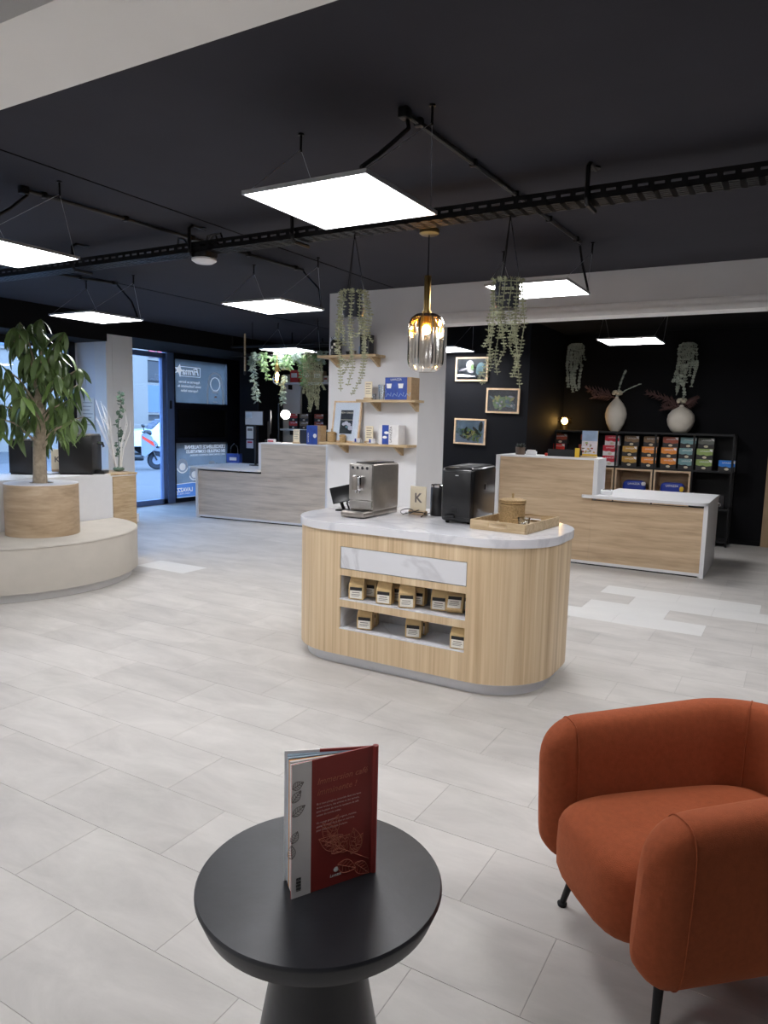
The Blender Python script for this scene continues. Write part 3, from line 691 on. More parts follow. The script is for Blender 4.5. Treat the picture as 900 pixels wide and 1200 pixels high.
# book standing half open: spine S, back cover to A, front cover to B
S = at_z(437, 1021, TZ); A = at_z(341, 1054, TZ); Bp = at_z(332, 1031, TZ)
bk = thing('book', 'dark red hardback book standing half open on the black side table', 'book', (S.x, S.y, TZ))
BH = .297
dA = Vector((A.x-S.x, A.y-S.y)); dB = Vector((Bp.x-S.x, Bp.y-S.y)); LA = dA.length; LB = LA
dA.normalize(); dB.normalize()
def cover(name, d, L, th, side, mats, x0=0.0):
    """upright board from the spine along d; local x along d, y = outward side"""
    n = Vector((-d.y, d.x))*side
    M = Matrix(((d.x, n.x, 0, 0), (d.y, n.y, 0, 0), (0, 0, 1, 0), (0, 0, 0, 1)))
    return M
MA = cover('a', dA, LA, .003, 1 if Vector((-dA.y, dA.x)).dot(Vector((-S.x, -S.y))) > 0 else -1, None)
bc = obj('back_cover', MB().box(0, LA, -.003, 0, 0, BH), 'book_red', bk)
bc.matrix_local = MA
# grey strip at the fore edge and the printed matter: coordinates along cover (x from spine), y outward
gx = LA*.775
obj('grey_strip', MB().box(gx, LA, 0, .0006, 0, BH), 'book_grey', bc)
Mface = Matrix.Translation((0, .0006, 0))
# reading direction: the camera sees the cover with the spine on its right, so text runs from +x to 0
TR = Matrix(((-1, 0, 0, 0), (0, 0, 1, 0), (0, 1, 0, 0), (0, 0, 0, 1)))
def cover_text(t, size, mat, x, z, **kw):
    lettering(t, size, mat, bc, Matrix.Translation((x, .0008, z)) @ TR, ext=.0002, **kw)
cover_text('Immersion café', .0195, 'book_print', gx-.012, .240, shear=.3)
cover_text('imminente !', .0195, 'book_print', gx-.012, .216, shear=.3)
lines = ['Et si nous plongions ensemble dans une tasse', 'et ses couleurs, des arômes et des terroirs,', 'pour le plaisir de tous les amateurs de café', 'autour du monde entier.', '', 'Un voyage gourmand : origines, recettes,', 'gestes et savoir-faire dans un seul livre', 'pour chaque moment de pause.']
for k, t in enumerate(lines):
    if t: cover_text(t, .0058, 'book_text', gx-.012, .195-.0085*k)
def veined_leaf(mb, x, z, ang, L, w):
    """outline and veins of a leaf drawn as thin raised strokes in the cover plane (x,z)"""
    ca, sa = cos(ang), sin(ang)
    def T(a, b): return (x+a*ca-b*sa, .0009, z+a*sa+b*ca)
    n = 12
    up = [T(L*i/n, w*sin(pi*(i/n)**.8)) for i in range(n+1)]; dn = [T(L*i/n, -w*sin(pi*(i/n)**.8)) for i in range(n+1)]
    for ln in (up, dn, [T(0, 0), T(L, 0)]): mb.tube(ln, .0006, 4)
    for i in range(2, n-1, 2):
        for s in (1, -1): mb.tube([T(L*(i-1)/n, 0), T(L*(i+.6)/n, s*w*.85*sin(pi*((i+.6)/n)**.8))], .00045, 4)
mb = MB()
for x, z, a, L, w in ((.105, .115, 2.0, .05, .012), (.09, .10, 1.0, .06, .014), (.115, .10, 2.9, .045, .010), (.10, .075, 2.5, .055, .013), (.08, .085, .55, .06, .014), (.065, .07, 0.9, .06, .013), (.055, .06, 2.2, .05, .012), (.04, .06, 1.4, .06, .013), (.085, .045, 3.6, .05, .013), (.045, .035, 3.9, .05, .012)):
    veined_leaf(mb, x*1.05, z*1.0, a, L*1.0, w*1.15)
mb.tube([(.11, .0009, .12), (.09, .0009, .085), (.05, .0009, .06), (.012, .0009, .035)], .0008, 4)
o = obj('leaf_print', mb, 'book_print', bc); o['kind'] = 'stuff'
mb = MB()
for z, a, L in ((.245, 2.2, .03), (.215, 3.0, .033), (.185, 2.5, .038), (.125, 3.4, .03), (.09, 4.3, .036)):
    veined_leaf(mb, LA-.001, z, pi-a if False else (pi-(a-pi/2)*.6), L*.9, .009)
o = obj('strip_leaf_print', mb, 'grey_ink', bc); o['kind'] = 'stuff'
mb = MB()
for k in range(13): z = .014+.0024*k; mb.box(LA-.022, LA-.011, .0006, .001, z, z+(.0017 if k % 3 else .0009))
o = obj('barcode', mb, 'ink', bc); o['kind'] = 'stuff'
obj('logo_dot', MB().lathe([(0, .0006), (.006, .0006), (.006, .001), (0, .001)], 0, 0, 16).xf(Matrix.Translation((.093, 0, .035)) @ Matrix.Rotation(-pi/2, 4, 'X') @ Matrix.Scale(1, 4)), 'white_print', bc)
cover_text('Lavazza', .009, 'white_print', .108, .020, shear=.2)
nB = Vector((-dB.y, dB.x));
if nB.dot(Vector((-S.x, -S.y))) > 0: nB = -nB
MBm = Matrix(((dB.x, nB.x, 0, 0), (dB.y, nB.y, 0, 0), (0, 0, 1, 0), (0, 0, 0, 1)))
fc = obj('front_cover', MB().box(0, LB*.62, -.003, 0, 0, BH), 'book_red', bk); fc.matrix_local = MBm
g2 = obj('front_cover_strip', MB().box(LB*.62, LB, -.003, 0, 0, BH), 'book_grey', bk); g2.matrix_local = MBm
obj('spine', MB().tube([(0, 0, 0), (0, 0, BH)], .0065, 12), 'book_red', bk)
pcols = ['paper', 'page_grey', 'paper', 'page_grey', 'page_orange', 'ink', 'page_blue', 'paper', 'page_blue']
pw = [1.2, 1.6, .9, 1.3, 1.5, .35, 1.3, .7, 1.6]; acc = 0.35; tot = sum(pw)+.8
for pm, w in zip(pcols, pw):
    f0 = acc/tot; acc += w; f1 = (acc-.12)/tot
    def dr(f, l): d = (dA*(1-f)+dB*f).normalized(); return (d.x*l, d.y*l)
    obj('pages', MB().prism([dr((f0+f1)/2, .012), dr(f0, LA-.006), dr(f1, LA-.006)], .004, BH-.006-.004*random.random()), pm, bk)

# armchair
ac = thing('armchair', 'rust velvet tub armchair with thin black legs', 'armchair', (-.162, 2.082, 0), radians(-48))
def chair_path(hw, yf, yb, rc, n=24):
    pts = []
    for k in range(n): pts.append((-hw, yf+(yb-rc-yf)*(k/n)**1.8))
    for k in range(12): a = pi - (pi/2)*k/12; pts.append((-hw+rc+rc*cos(a), yb-rc+rc*sin(a)))
    for k in range(10): pts.append((-hw+rc+(2*hw-2*rc)*k/10, yb))
    for k in range(12): a = pi/2 - (pi/2)*k/12; pts.append((hw-rc+rc*cos(a), yb-rc+rc*sin(a)))
    for k in range(n+1): pts.append((hw, yb-rc+(yf-yb+rc)*(1-(1-k/n)**1.8)))
    return pts
path = chair_path(.262, -.345, .375, .18)
npth = len(path); cum = [0]
for a, b in zip(path[:-1], path[1:]): cum.append(cum[-1]+math.dist(a, b))
TOT = cum[-1]
ZB0 = .165
def section(i, grow=0.0):
    s = min(cum[i], TOT-cum[i])            # distance from the nearer arm end
    x, y = path[i]; a = path[max(i-1, 0)]; b = path[min(i+1, npth-1)]
    d = Vector((b[0]-a[0], b[1]-a[1])).normalized(); nrm = Vector((d.y, -d.x))   # nrm points inwards/outwards
    top = .60 + .045*min(1, max(0, (s-.05)/.75))
    R = .075; q = 1.0 if s >= R else sqrt(max(0.0, 1-(1-s/R)**2))
    R2 = .13; dz = 0 if s >= R2 else (1-sqrt(max(0.0, 1-(1-s/R2)**2)))*R2
    dzb = 0 if s >= .10 else (1-sqrt(max(0.0, 1-(1-s/.10)**2)))*.10
    half = .066*q*(.55+.45*1) + grow; z0 = ZB0 + dzb - grow; z1 = top - dz + grow
    out = []; m = 32; zc, hz = (z0+z1)/2, (z1-z0)/2
    for k in range(m):
        t = 2*pi*k/m; ct, st2 = cos(t), sin(t)
        ex = math.copysign(abs(ct)**.62, ct); ez = math.copysign(abs(st2)**.42, st2)
        flare = .022*(ez*.5+.5)                       # walls lean outward towards the top
        off = half*ex - flare
        out.append((x + nrm.x*off, y + nrm.y*off, zc + hz*ez))
    return out
vs = []; fs = []; m = 32
for i in range(npth): vs += section(i)
for i in range(npth-1):
    for k in range(m): k2 = (k+1) % m; fs.append((i*m+k, i*m+k2, (i+1)*m+k2, (i+1)*m+k))
fs.append(tuple(range(m))); fs.append(tuple(reversed([(npth-1)*m+k for k in range(m)])))
sh = MB().quad_raw(vs, [tuple(reversed(f)) for f in fs], 0, True)
obj('shell', sh.mesh('shell', ['velvet'], 80), [], ac)
st_i = [i for i in range(npth) if cum[i] > .085][0]
for i in (st_i, npth-1-st_i):
    r = section(i, .0012); obj('seam', MB().tube(r+[r[0]], .0022, 5), 'velvet', ac)
for i in (24+6, npth-1-24-6):
    r = section(i, .0012); obj('seam', MB().tube(r+[r[0]], .0022, 5), 'velvet', ac)
seat = MB().superell((0, -.01, .29), .215, .355, .125, 4.2, 18)
seat.v = [(x, y, z + (.016*(1-(x/.22)**2) if z > .3 else 0) - (.03 if (z > .33 and y > .1) else 0)*0) for x, y, z in seat.v]
obj('seat', seat, 'velvet', ac)
for sx in (-1, 1):
    for sy in (-1, 1):
        lg = obj('leg', MB().tube([(sx*.25, sy*.26, .012), (sx*.21, sy*.225, .2)], [.0095, .015], 12), 'black_metal', ac)
        obj('foot', MB().lathe([(.014, 0), (.015, .004), (.015, .009), (.009, .014)], sx*.251, sy*.261, 12), 'rubber', lg)

# ================================================================== ISLAND
IZ = .885
isl = thing('island_counter', 'oval oak island with white marble top, drawer and two niches', 'island counter', (0, 0, 0))
xl, xr, yf, yk, r = -2.427, -1.5, 3.53, 4.53, .40
def oval(d, seg=16):
    """rounded outline inset by d, starting at the front left and running anticlockwise"""
    R = r-d; pts = []
    for (cx, cy, a0) in ((xr, yf+r, -90), (xr, yk-r, 0), (xl, yk-r, 90), (xl, yf+r, 180)):
        for k in range(seg+1): a = radians(a0+90*k/seg); pts.append((cx+R*cos(a), cy+R*sin(a)))
    return pts
nx0, nx1 = -2.335, -1.508
bot, topz = .072, .838
holes = [(.237, .375), (.42, .57), (.61, .746)]
ol = oval(.015)
mb = MB()
n = len(ol)
for i in range(n-1):
    a, b = ol[i], ol[i+1]
    mb.quad_raw([(a[0], a[1], bot), (b[0], b[1], bot), (b[0], b[1], topz), (a[0], a[1], topz)], [(0, 1, 2, 3)], 0, True)
fyy = ol[0][1]
def fq(x0, x1, z0, z1): mb.quad_raw([(x0, fyy, z0), (x1, fyy, z0), (x1, fyy, z1), (x0, fyy, z1)], [(0, 1, 2, 3)], 0, False)
fq(ol[-1][0], nx0, bot, topz); fq(nx1, ol[0][0], bot, topz)
zz = [bot] + [z for h_ in holes for z in h_] + [topz]
for z0, z1 in zip(zz[0::2], zz[1::2]): fq(nx0, nx1, z0, z1)
for (z0, z1) in holes[:2]:     # edges of the cladding around the niches
    for q in (((nx0, z0), (nx1, z0)), ((nx0, z1), (nx1, z1)), ((nx0, z0), (nx0, z1)), ((nx1, z0), (nx1, z1))):
        (x0, za), (x1, zb) = q
        mb.quad_raw([(x0, fyy, za), (x1, fyy, zb), (x1, fyy+.012, zb), (x0, fyy+.012, za)], [(0, 1, 2, 3)])
mb.quad_raw([(x, y, bot) for x, y in ol], [tuple(reversed(range(n)))], 0)
obj('body', mb, 'island_oak', isl)
obj('plinth', MB().prism(oval(.06), 0, bot+.002, 0, True), 'plinth_metal', isl)
obj('worktop', MB().prism(oval(.004), topz, IZ-.003, 0, True).prism(oval(.006), IZ-.003, IZ, 0, True), 'marble_top', isl)
for (z0, z1) in holes[:2]:
    d = .27; e = .0015
    nb = MB().quad_raw([(nx0+e, fyy+.012, z0+e), (nx1-e, fyy+.012, z0+e), (nx1-e, fyy+.012, z1-e), (nx0+e, fyy+.012, z1-e), (nx0+e, fyy+d, z0+e), (nx1-e, fyy+d, z0+e), (nx1-e, fyy+d, z1-e), (nx0+e, fyy+d, z1-e)],
                       [(4, 5, 6, 7), (0, 1, 5, 4), (3, 7, 6, 2), (0, 4, 7, 3), (1, 2, 6, 5)])
    nb.box(nx0, nx1, fyy-.001, fyy+.03, z0-.001, z0+.006)
    obj('niche', nb, 'marble_panel', isl)
z0, z1 = holes[2]
obj('drawer_gap', MB().box(nx0, nx1, fyy+.010, fyy+.016, z0, z1), 'matte_black', isl)
obj('drawer_front', MB().box(nx0+.003, nx1-.003, fyy+.002, fyy+.012, z0+.003, z1-.003), 'marble_panel', isl)

# coffee bags
def bag_mesh():
    secs = [(0, .044, .028), (.004, .046, .030), (.05, .047, .031), (.085, .046, .027), (.105, .045, .016), (.118, .044, .007), (.132, .043, .005), (.134, .043, .004)]
    mb = MB(); vs = []; m = 8
    for z, w, d in secs:
        vs += [(-w, -d, z), (-w*.3, -d*1.06, z), (w*.3, -d*1.06, z), (w, -d, z), (w*.96, 0, z), (w, d, z), (-w, d, z), (-w*.96, 0, z)]
    fs = []
    for i in range(len(secs)-1):
        for k in range(m): k2 = (k+1) % m; fs.append((i*m+k, i*m+k2, (i+1)*m+k2, (i+1)*m+k))
    fs.append(tuple(reversed(range(m)))); fs.append(tuple((len(secs)-1)*m+k for k in range(m)))
    mb.quad_raw(vs, fs, 0, False)
    return mb
BAG = bag_mesh().mesh('bag', ['kraft'])
LBL = MB().box(-.037, .037, -.0355, -.0325, .008, .055).mesh('label', ['paper'])
LBK = MB().box(-.037, .037, -.0358, -.0325, .055, .074).mesh('label_band', ['ink'])
LTX = MB().box(-.024, .024, -.036, -.0355, .041, .045).box(-.028, .028, -.036, -.0355, .030, .033).box(-.028, .02, -.036, -.0355, .022, .0245).mesh('label_print', ['grey_ink'])
LLG = MB().box(-.022, .022, -.0362, -.0355, .060, .066).mesh('label_logo', ['carton_white'])
def bag(x, y, z, rz, label, lean=0.0, sc=1.02):
    t = thing('coffee_bag', label, 'coffee bag', (x, y, z), rz, 'kraft coffee bags in the island niches')
    t.rotation_euler = (lean, 0, rz); t.scale = (sc, sc, sc)
    obj('pouch', BAG, [], t); l = obj('label', LBL, [], t); obj('label_band', LBK, [], t)
    o = obj('label_print', LTX, [], l); o['kind'] = 'stuff'
    return t
def niche_pt(u, v, z, y=3.60): p = at_z(u, v, z); return p
zu, zl = .42+.008, .237+.008
nth = ('nearest the slumped bag', 'second from the slumped bag', 'third from the slumped bag', 'fourth from the slumped bag')
ups = [(419, .05, 'f', 2), (434, .15, 'b', 3), (451.5, .05, 'f', 1), (464.5, .15, 'b', 2), (477.5, .05, 'f', 0), (490, .14, 'b', 1), (516, .11, 'b', 0)]
for (u, dy, row, q) in ups:
    p = at_y(u, 700, fyy+dy)
    bag(p.x, p.y, zu, radians(random.uniform(8, 22)), 'kraft coffee bag in the upper niche, %s row, %s' % ('front' if row == 'f' else 'rear', nth[q]))
p = at_y(531.5, 718, fyy+.065); bag(p.x, p.y+.01, zu+.012, radians(14), 'kraft coffee bag slumped backwards in the upper island niche', radians(-33))
p = at_y(545, 700, fyy+.19); bag(p.x-.03, p.y-.01, zu, radians(26), 'kraft coffee bag hidden behind the slumped one in the upper niche')
for (u, dy, lab) in ((428.5, .07, 'front kraft coffee bag of the pair far from the large bag in the lower niche'), (434, .15, 'rear kraft coffee bag of the pair far from the large bag in the lower niche'), (485.5, .09, 'front kraft coffee bag in the middle of the lower island niche'), (492, .165, 'rear kraft coffee bag in the middle of the lower island niche')):
    p = at_y(u, 735, fyy+dy); bag(p.x, p.y, zl, radians(random.uniform(8, 18)), lab)
p = at_y(540, 755, fyy+.045); bag(p.x-.01, p.y, zl, radians(6), 'large kraft coffee bag at the corner end of the lower island niche', 0, .99)

# espresso machine
em = thing('espresso_machine', 'brushed steel bean-to-cup coffee machine with protruding spout and drip tray', 'coffee machine', (-2.405, 3.78, IZ+.006), radians(-1))
obj('body', MB().rbox(-.088, .088, .10, .43, .03, .335, .014, 3).rbox(-.085, .085, .12, .425, .0, .04, .008), 'steel_dark', em)
obj('front_panel', MB().rbox(-.087, .087, .085, .112, .10, .334, .008), 'steel', em)
obj('lower_panel', MB().rbox(-.085, .085, .09, .11, .045, .098, .004), 'steel', em)
dt = obj('drip_tray', MB().rbox(-.089, .089, -.005, .12, .0, .036, .012, 3), 'steel_dark', em)
mb = MB()
for k in range(9): mb.box(-.07, .07, .012+.009*k, .016+.009*k, .036, .0385)
obj('grate', mb, 'chrome', dt)
sp = obj('spout', MB().rbox(-.032, .032, .035, .10, .165, .262, .012, 3), 'chrome', em)
obj('spout_face', MB().rbox(-.03, .012, .028, .05, .168, .258, .008), 'steel_dark', sp)
for s in (-.012, .012): obj('nozzle', MB().tube([(s, .055, .168), (s, .055, .15)], .006, 8), 'chrome', sp)
for k in range(4):
    x = -.055+.036*k
    obj('button', MB().lathe([(0, 0), (.0095, 0), (.0095, .003), (0, .003)], 0, 0, 14).xf(Matrix.Translation((x, .085, .308)) @ Matrix.Rotation(pi/2, 4, 'X')), 'ink', em)
    obj('button_ring', MB().lathe([(.0095, 0), (.0115, 0), (.0115, .0035), (.0095, .0035), (.0095, 0)], 0, 0, 16, 0, False).xf(Matrix.Translation((x, .085, .308)) @ Matrix.Rotation(pi/2, 4, 'X')), 'chrome', em)
obj('hopper_lid', MB().rbox(-.07, .07, .14, .40, .334, .343, .004), 'gloss_black', em)
# power lead curled behind it
cbl = thing('power_cable', 'loose black cable curled on the marble beside the steel coffee machine', 'cable', (-2.26, 4.1, IZ+.005))
pts = [(.0, .12, 0)] + [(.045+.05*cos(t)*(1-.03*t)+.008*t, .02+.07*sin(t), .012+.02*abs(sin(t*.7))) for t in [i*.5 for i in range(28)]] + [(.19, -.02, .0)]
obj('lead', MB().tube(pts, .0032, 6), 'black_plastic', cbl)

# tablet on stand
tp = at_z(396, 598, IZ)
tabl = thing('tablet_stand', 'black tablet on a hinged stand seen from behind on the island', 'tablet', (-2.655, 4.07, IZ), radians(14))
obj('stand_foot', MB().rbox(-.05, .05, -.045, .045, 0, .01, .004), 'black_plastic', tabl)
obj('stand_arm', MB().tube([(-.01, .02, .008), (-.02, .0, .05), (.0, -.02, .09)], .012, 8).tube([(.03, .02, .008), (.02, 0, .05), (.03, -.02, .09)], .006, 8), 'black_metal', tabl)
Mt = Matrix.Translation((.0, -.02, .115)) @ Matrix.Rotation(radians(22), 4, 'Y') @ Matrix.Rotation(radians(-38), 4, 'X')
tt = obj('tablet', MB().rbox(-.085, .085, -.006, .006, -.06, .065, .005), 'black_plastic', tabl); tt.matrix_local = Mt @ Matrix.Rotation(radians(-42), 4, 'Y')
sc_ = obj('screen', MB().box(-.077, .077, .006, .0066, -.052, .057), 'screen_glass', tt)
obj('dangling_lead', MB().tube([(.03, .0, .06), (.05, .02, .03), (.04, .05, .005), (.09, .07, .004)], .003, 6), 'black_plastic', tabl)

# K card on wooden block
kc = thing('table_card', 'cream card with letter K in a wooden holder on the island', 'card', (-2.155, 4.20, IZ), radians(-3))
kb = obj('block', MB().rbox(-.062, .062, -.022, .022, 0, .03, .003), 'counter_oak', kc)
cd = obj('card', MB().box(-.06, .06, -.003, .003, .012, .19), 'cream_card', kc)
lettering('K', .085, 'grey_ink', cd, Matrix.Translation((0, -.0032, .085)) @ FACE_Y, align='CENTER', bold=.002)

# milk frother canister
mf = thing('milk_frother', 'slim black cylinder with chrome rim between card and tall black machine', 'milk frother', (-2.035, 4.26, IZ))
obj('body', MB().lathe([(0, 0), (.052, 0), (.054, .006), (.054, .18), (.05, .19), (0, .19)], 0, 0, 32), 'black_plastic', mf)
obj('rim', MB().lathe([(.048, .188), (.053, .19), (.053, .204), (.05, .206), (.046, .204), (.046, .188)], 0, 0, 32, 0, False), 'chrome', mf)
obj('lid', MB().lathe([(0, .19), (.046, .19), (.044, .2), (0, .203)], 0, 0, 24), 'gloss_black', mf)
obj('lead', MB().tube([(-.05, -.01, .015), (-.07, -.04, .004), (-.04, -.08, .004)], .0035, 6), 'black_plastic', mf)

# tall black machine
bm_ = thing('coffee_machine', 'tall black boxy coffee machine with rounded edges on the island', 'coffee machine', (-1.775, 3.99, IZ), radians(5))
obj('body', MB().rbox(-.105, .105, -.02, .46, .012, .345, .026, 4), 'gloss_black', bm_)
obj('front_face', MB().rbox(-.088, .088, -.026, -.016, .04, .32, .004), 'black_plastic', bm_)
obj('top_panel', MB().rbox(-.08, .08, .02, .42, .343, .349, .003), 'black_metal', bm_)
obj('badge', MB().box(-.012, .008, -.0275, -.026, .295, .299), 'white_print', bm_)
obj('power_socket', MB().rbox(-.03, .01, -.029, -.024, .07, .105, .002), 'matte_black', bm_)
obj('cord_plug', MB().rbox(-.07, -.005, -.05, -.025, .035, .055, .006), 'black_plastic', bm_)
obj('side_latch', MB().rbox(.103, .108, .2, .24, .2, .235, .002), 'black_plastic', bm_)
for sx in (-.07, .07):
    for sy in (.02, .42): obj('foot', MB().lathe([(.012, 0), (.014, .013)], sx, sy, 10), 'rubber', bm_)

# tray with basket and glass
tr = thing('serving_tray', 'light oak serving tray with cut-out handles on the island end', 'tray', (-1.435, 4.09, IZ), radians(-5))
TWx, TDy = .172, .245
obj('base', MB().box(-TWx, TWx, -TDy, TDy, 0, .008), 'light_oak', tr)
for sx in (-1, 1): obj('side', MB().box(sx*TWx-.006, sx*TWx+.006, -TDy, TDy, 0, .055), 'light_oak', tr)
for sy in (-1, 1):
    y0, y1 = sy*TDy-.006, sy*TDy+.006
    e = obj('end', MB().box(-TWx, -.06, y0, y1, 0, .055).box(.06, TWx, y0, y1, 0, .055).box(-.06, .06, y0, y1, 0, .020).box(-.06, .06, y0, y1, .044, .055), 'light_oak', tr)
def basket(name, label, loc, R, Hh, group=None, knob=True):
    t = thing(name, label, 'basket', loc, 0, group)
    nz = max(6, int(Hh/.012)); mb = MB()
    for k in range(nz):
        z = .006+(Hh-.01)*k/nz; mb.lathe([(R*.94, z), (R*1.0, z+.3*(Hh/nz)), (R*.985, z+.9*(Hh/nz)), (R*.94, z+Hh/nz)], 0, 0, 28, 0, False)
    mb.lathe([(0, 0), (R*.95, 0), (R*.95, .008)], 0, 0, 28)
    obj('woven_body', mb, 'wicker', t)
    ld = MB()
    for k in range(2): ld.lathe([(R*1.0, Hh+.012*k), (R*1.07, Hh+.004+.012*k), (R*1.06, Hh+.011+.012*k), (R*1.0, Hh+.012+.012*k)], 0, 0, 28, 0, False)
    ld.lathe([(R*1.03, Hh+.022), (R*.7, Hh+.03), (0, Hh+.034)], 0, 0, 28)
    l = obj('lid', ld, 'wicker', t)
    if knob: obj('knob', MB().tube([(0, 0, Hh+.032), (0, 0, Hh+.05)], [.008, .006], 8).ball((0, 0, Hh+.055), .009, 0, 8), 'wicker', l)
    return t
basket('woven_basket', 'round woven basket with lid standing in the oak tray', (-1.485, 4.16, IZ+.008), .078, .125)
def tumbler(label, loc, R, Hh, group=None, content=False):
    t = thing('glass_tumbler', label, 'glass', loc, 0, group)
    obj('glass', MB().lathe([(0, .0), (R*.72, 0), (R*.78, .004), (R, Hh), (R*.93, Hh), (R*.70, .012), (0, .012)], 0, 0, 24), 'tumbler_glass', t)
    if content: obj('ice', MB().rbox(-R*.4, R*.2, -R*.3, R*.3, .014, .014+R*.5, .004), 'chrome', t)
    return t
tumbler('small clear glass beside the woven basket in the oak tray', (-1.36, 4.02, IZ+.008), .038, .062, content=True)

# ================================================================== LEFT: bench, cabinet, tree
CX, CYb = -6.035, 3.88
bn = thing('round_bench', 'pale upholstered half-round bench wrapped around the oak planter', 'bench', (CX, CYb, 0))
def half(rx, ry, n=40): return [(rx*sin(pi*k/n)*1.0, -ry*cos(pi*k/n)) for k in range(n+1)]
def loft(rings):
    mb = MB(); n = len(rings[0][1]); vs = []
    for z, pts in rings: vs += [(x, y, z) for x, y in pts]
    fs = []
    for i in range(len(rings)-1):
        for k in range(n): k2 = (k+1) % n; fs.append((i*n+k, i*n+k2, (i+1)*n+k2, (i+1)*n+k))
    fs.append(tuple(reversed(range(n)))); fs.append(tuple((len(rings)-1)*n+k for k in range(n)))
    return mb.quad_raw(vs, fs, 0, True)
obj('plinth', loft([(0, half(.90, 1.0)), (.075, half(.90, 1.0))]), 'bench_plinth', bn)
obj('seat', loft([(.075, half(.955, 1.055)), (.43, half(.955, 1.055)), (.444, half(.950, 1.05)), (.45, half(.938, 1.038))]), 'bench_fabric', bn)
mb = MB().tube([(x, y, .436) for x, y in half(.957, 1.057)], .004, 5); obj('piping', mb, 'bench_fabric', bn)

cb = thing('display_cabinet', 'white cabinet with oak end behind the round bench', 'cabinet', (-6.4, 0, 0))
obj('carcass', MB().box(-.35, .345, 1.6, 5.22, 0, .87), 'white_laminate', cb)
for k in range(7):
    y0 = 1.6+k*.475
    obj('front_panel', MB().box(.345, .352, y0+.0015, y0+.4735, .08, .87), 'white_laminate', cb)
for k in range(5):
    z0 = .0+k*.174
    obj('oak_board', MB().box(.345, .356, 4.93, 5.225, z0, z0+.1735), 'light_oak_y', cb)
obj('worktop', MB().box(-.37, .357, 1.58, 5.23, .87, .90), 'white_laminate', cb)
obj('oak_edge', MB().box(-.37, .36, 4.9, 5.235, .88, .9012), 'light_oak', cb)

TX, TY = -5.71, 3.90
pt = thing('tree_planter', 'round oak planter standing on the pale bench', 'planter', (TX, TY, .45))
obj('drum', MB().lathe([(0, 0), (.30, 0), (.30, .435), (.297, .44), (.12, .44), (.12, .40), (0, .40)], 0, 0, 48), 'planter_oak', pt)
obj('top_ring', MB().lathe([(.10, .440), (.298, .440), (.298, .446), (.10, .446), (.10, .44)], 0, 0, 48, 0, False), 'white_laminate', pt)
obj('soil', MB().lathe([(0, .425), (.119, .42)], 0, 0, 24, 0, False), 'soil', pt)
tree = thing('indoor_tree', 'leafy green umbrella tree growing in the oak planter', 'tree', (TX-.02, TY, .872))
trunk = [(0, 0, 0), (.005, .0, .12), (-.01, .01, .26), (.01, 0, .40), (.03, .02, .55), (.02, .0, .75), (.04, .02, .95)]
obj('trunk', MB().tube(trunk, [.062, .055, .052, .050, .042, .032, .02], 10), 'bark', tree)
rnd = random.Random(11)
tips = []
brs = []
for k in range(26):
    a = k*2.4+rnd.uniform(-.3, .3); lev = k/25
    z0 = .30+.60*lev; L = (.50-.30*lev)*rnd.uniform(.75, 1.1); zt = .52+.88*lev+rnd.uniform(-.06, .06)
    brs.append(((.01+.02*lev, .01, z0), a, L, zt))
for (p, a, L, zt) in brs:
    e = Vector((p[0]+L*cos(a), p[1]+L*sin(a), zt)); m_ = (Vector(p)+e)/2 + Vector((0, 0, .06))
    obj('branch', MB().tube([p, m_[:], e[:]], [.013, .008, .004], 6), 'bark', tree)
    for f in (.45, .75, 1.0):
        q = Vector(p).lerp(e, f) + Vector((0, 0, .06*sin(pi*f))); tips.append((q, a))
tips += [(Vector((.05, .03, 1.42)), 0.5), (Vector((-.05, .0, 1.38)), 3.0), (Vector((0, -.1, 1.33)), -1.6)]
def leaf_shape(L, W, droop, mat):
    mb = MB(); vs = []; n = 6
    for i in range(n+1):
        t = i/n; w = W*sin(pi*min(1, t*.92+.06))**.8; z = -droop*t*t*L; x = t*L*(1-.18*t*droop)
        vs += [(x, -w, z+.12*w), (x, 0, z-.1*w), (x, w, z+.12*w)]
    fs = []
    for i in range(n):
        for k in range(2): fs.append((i*3+k, i*3+k+1, (i+1)*3+k+1, (i+1)*3+k))
    return mb.quad_raw(vs, fs, 0, True)
LSH = [leaf_shape(.20, .026, .5, 0), leaf_shape(.17, .024, .7, 0), leaf_shape(.19, .024, .35, 0), leaf_shape(.215, .028, .9, 0)]
LEAVES = [m_.mesh('leaf', ['leaf_tree_light' if k == 2 else 'leaf_tree']) for k, m_ in enumerate(LSH)]
nl = 0; extra = MB()
for (q, a) in tips:
    for k in range(6):
        rot = (rnd.uniform(-.4, .4), rnd.uniform(.25, 1.3), a + k*1.05 + rnd.uniform(-.3, .3)); s_ = rnd.uniform(.75, 1.1); w_ = rnd.randrange(4)
        if nl < 298 and not (k == 5 and nl % 2):
            o = obj('leaf', LEAVES[w_], [], tree, q[:]); o.rotation_euler = rot; o.scale = (s_, s_, s_); nl += 1
        else:
            from mathutils import Euler
            M_ = Matrix.Translation(q) @ Euler(rot).to_matrix().to_4x4() @ Matrix.Scale(s_, 4)
            extra.quad_raw([tuple(M_ @ Vector(p_)) for p_ in LSH[w_].v], LSH[w_].f, 0, True)
o = obj('more_leaves', extra, 'leaf_tree', tree); o['kind'] = 'stuff'

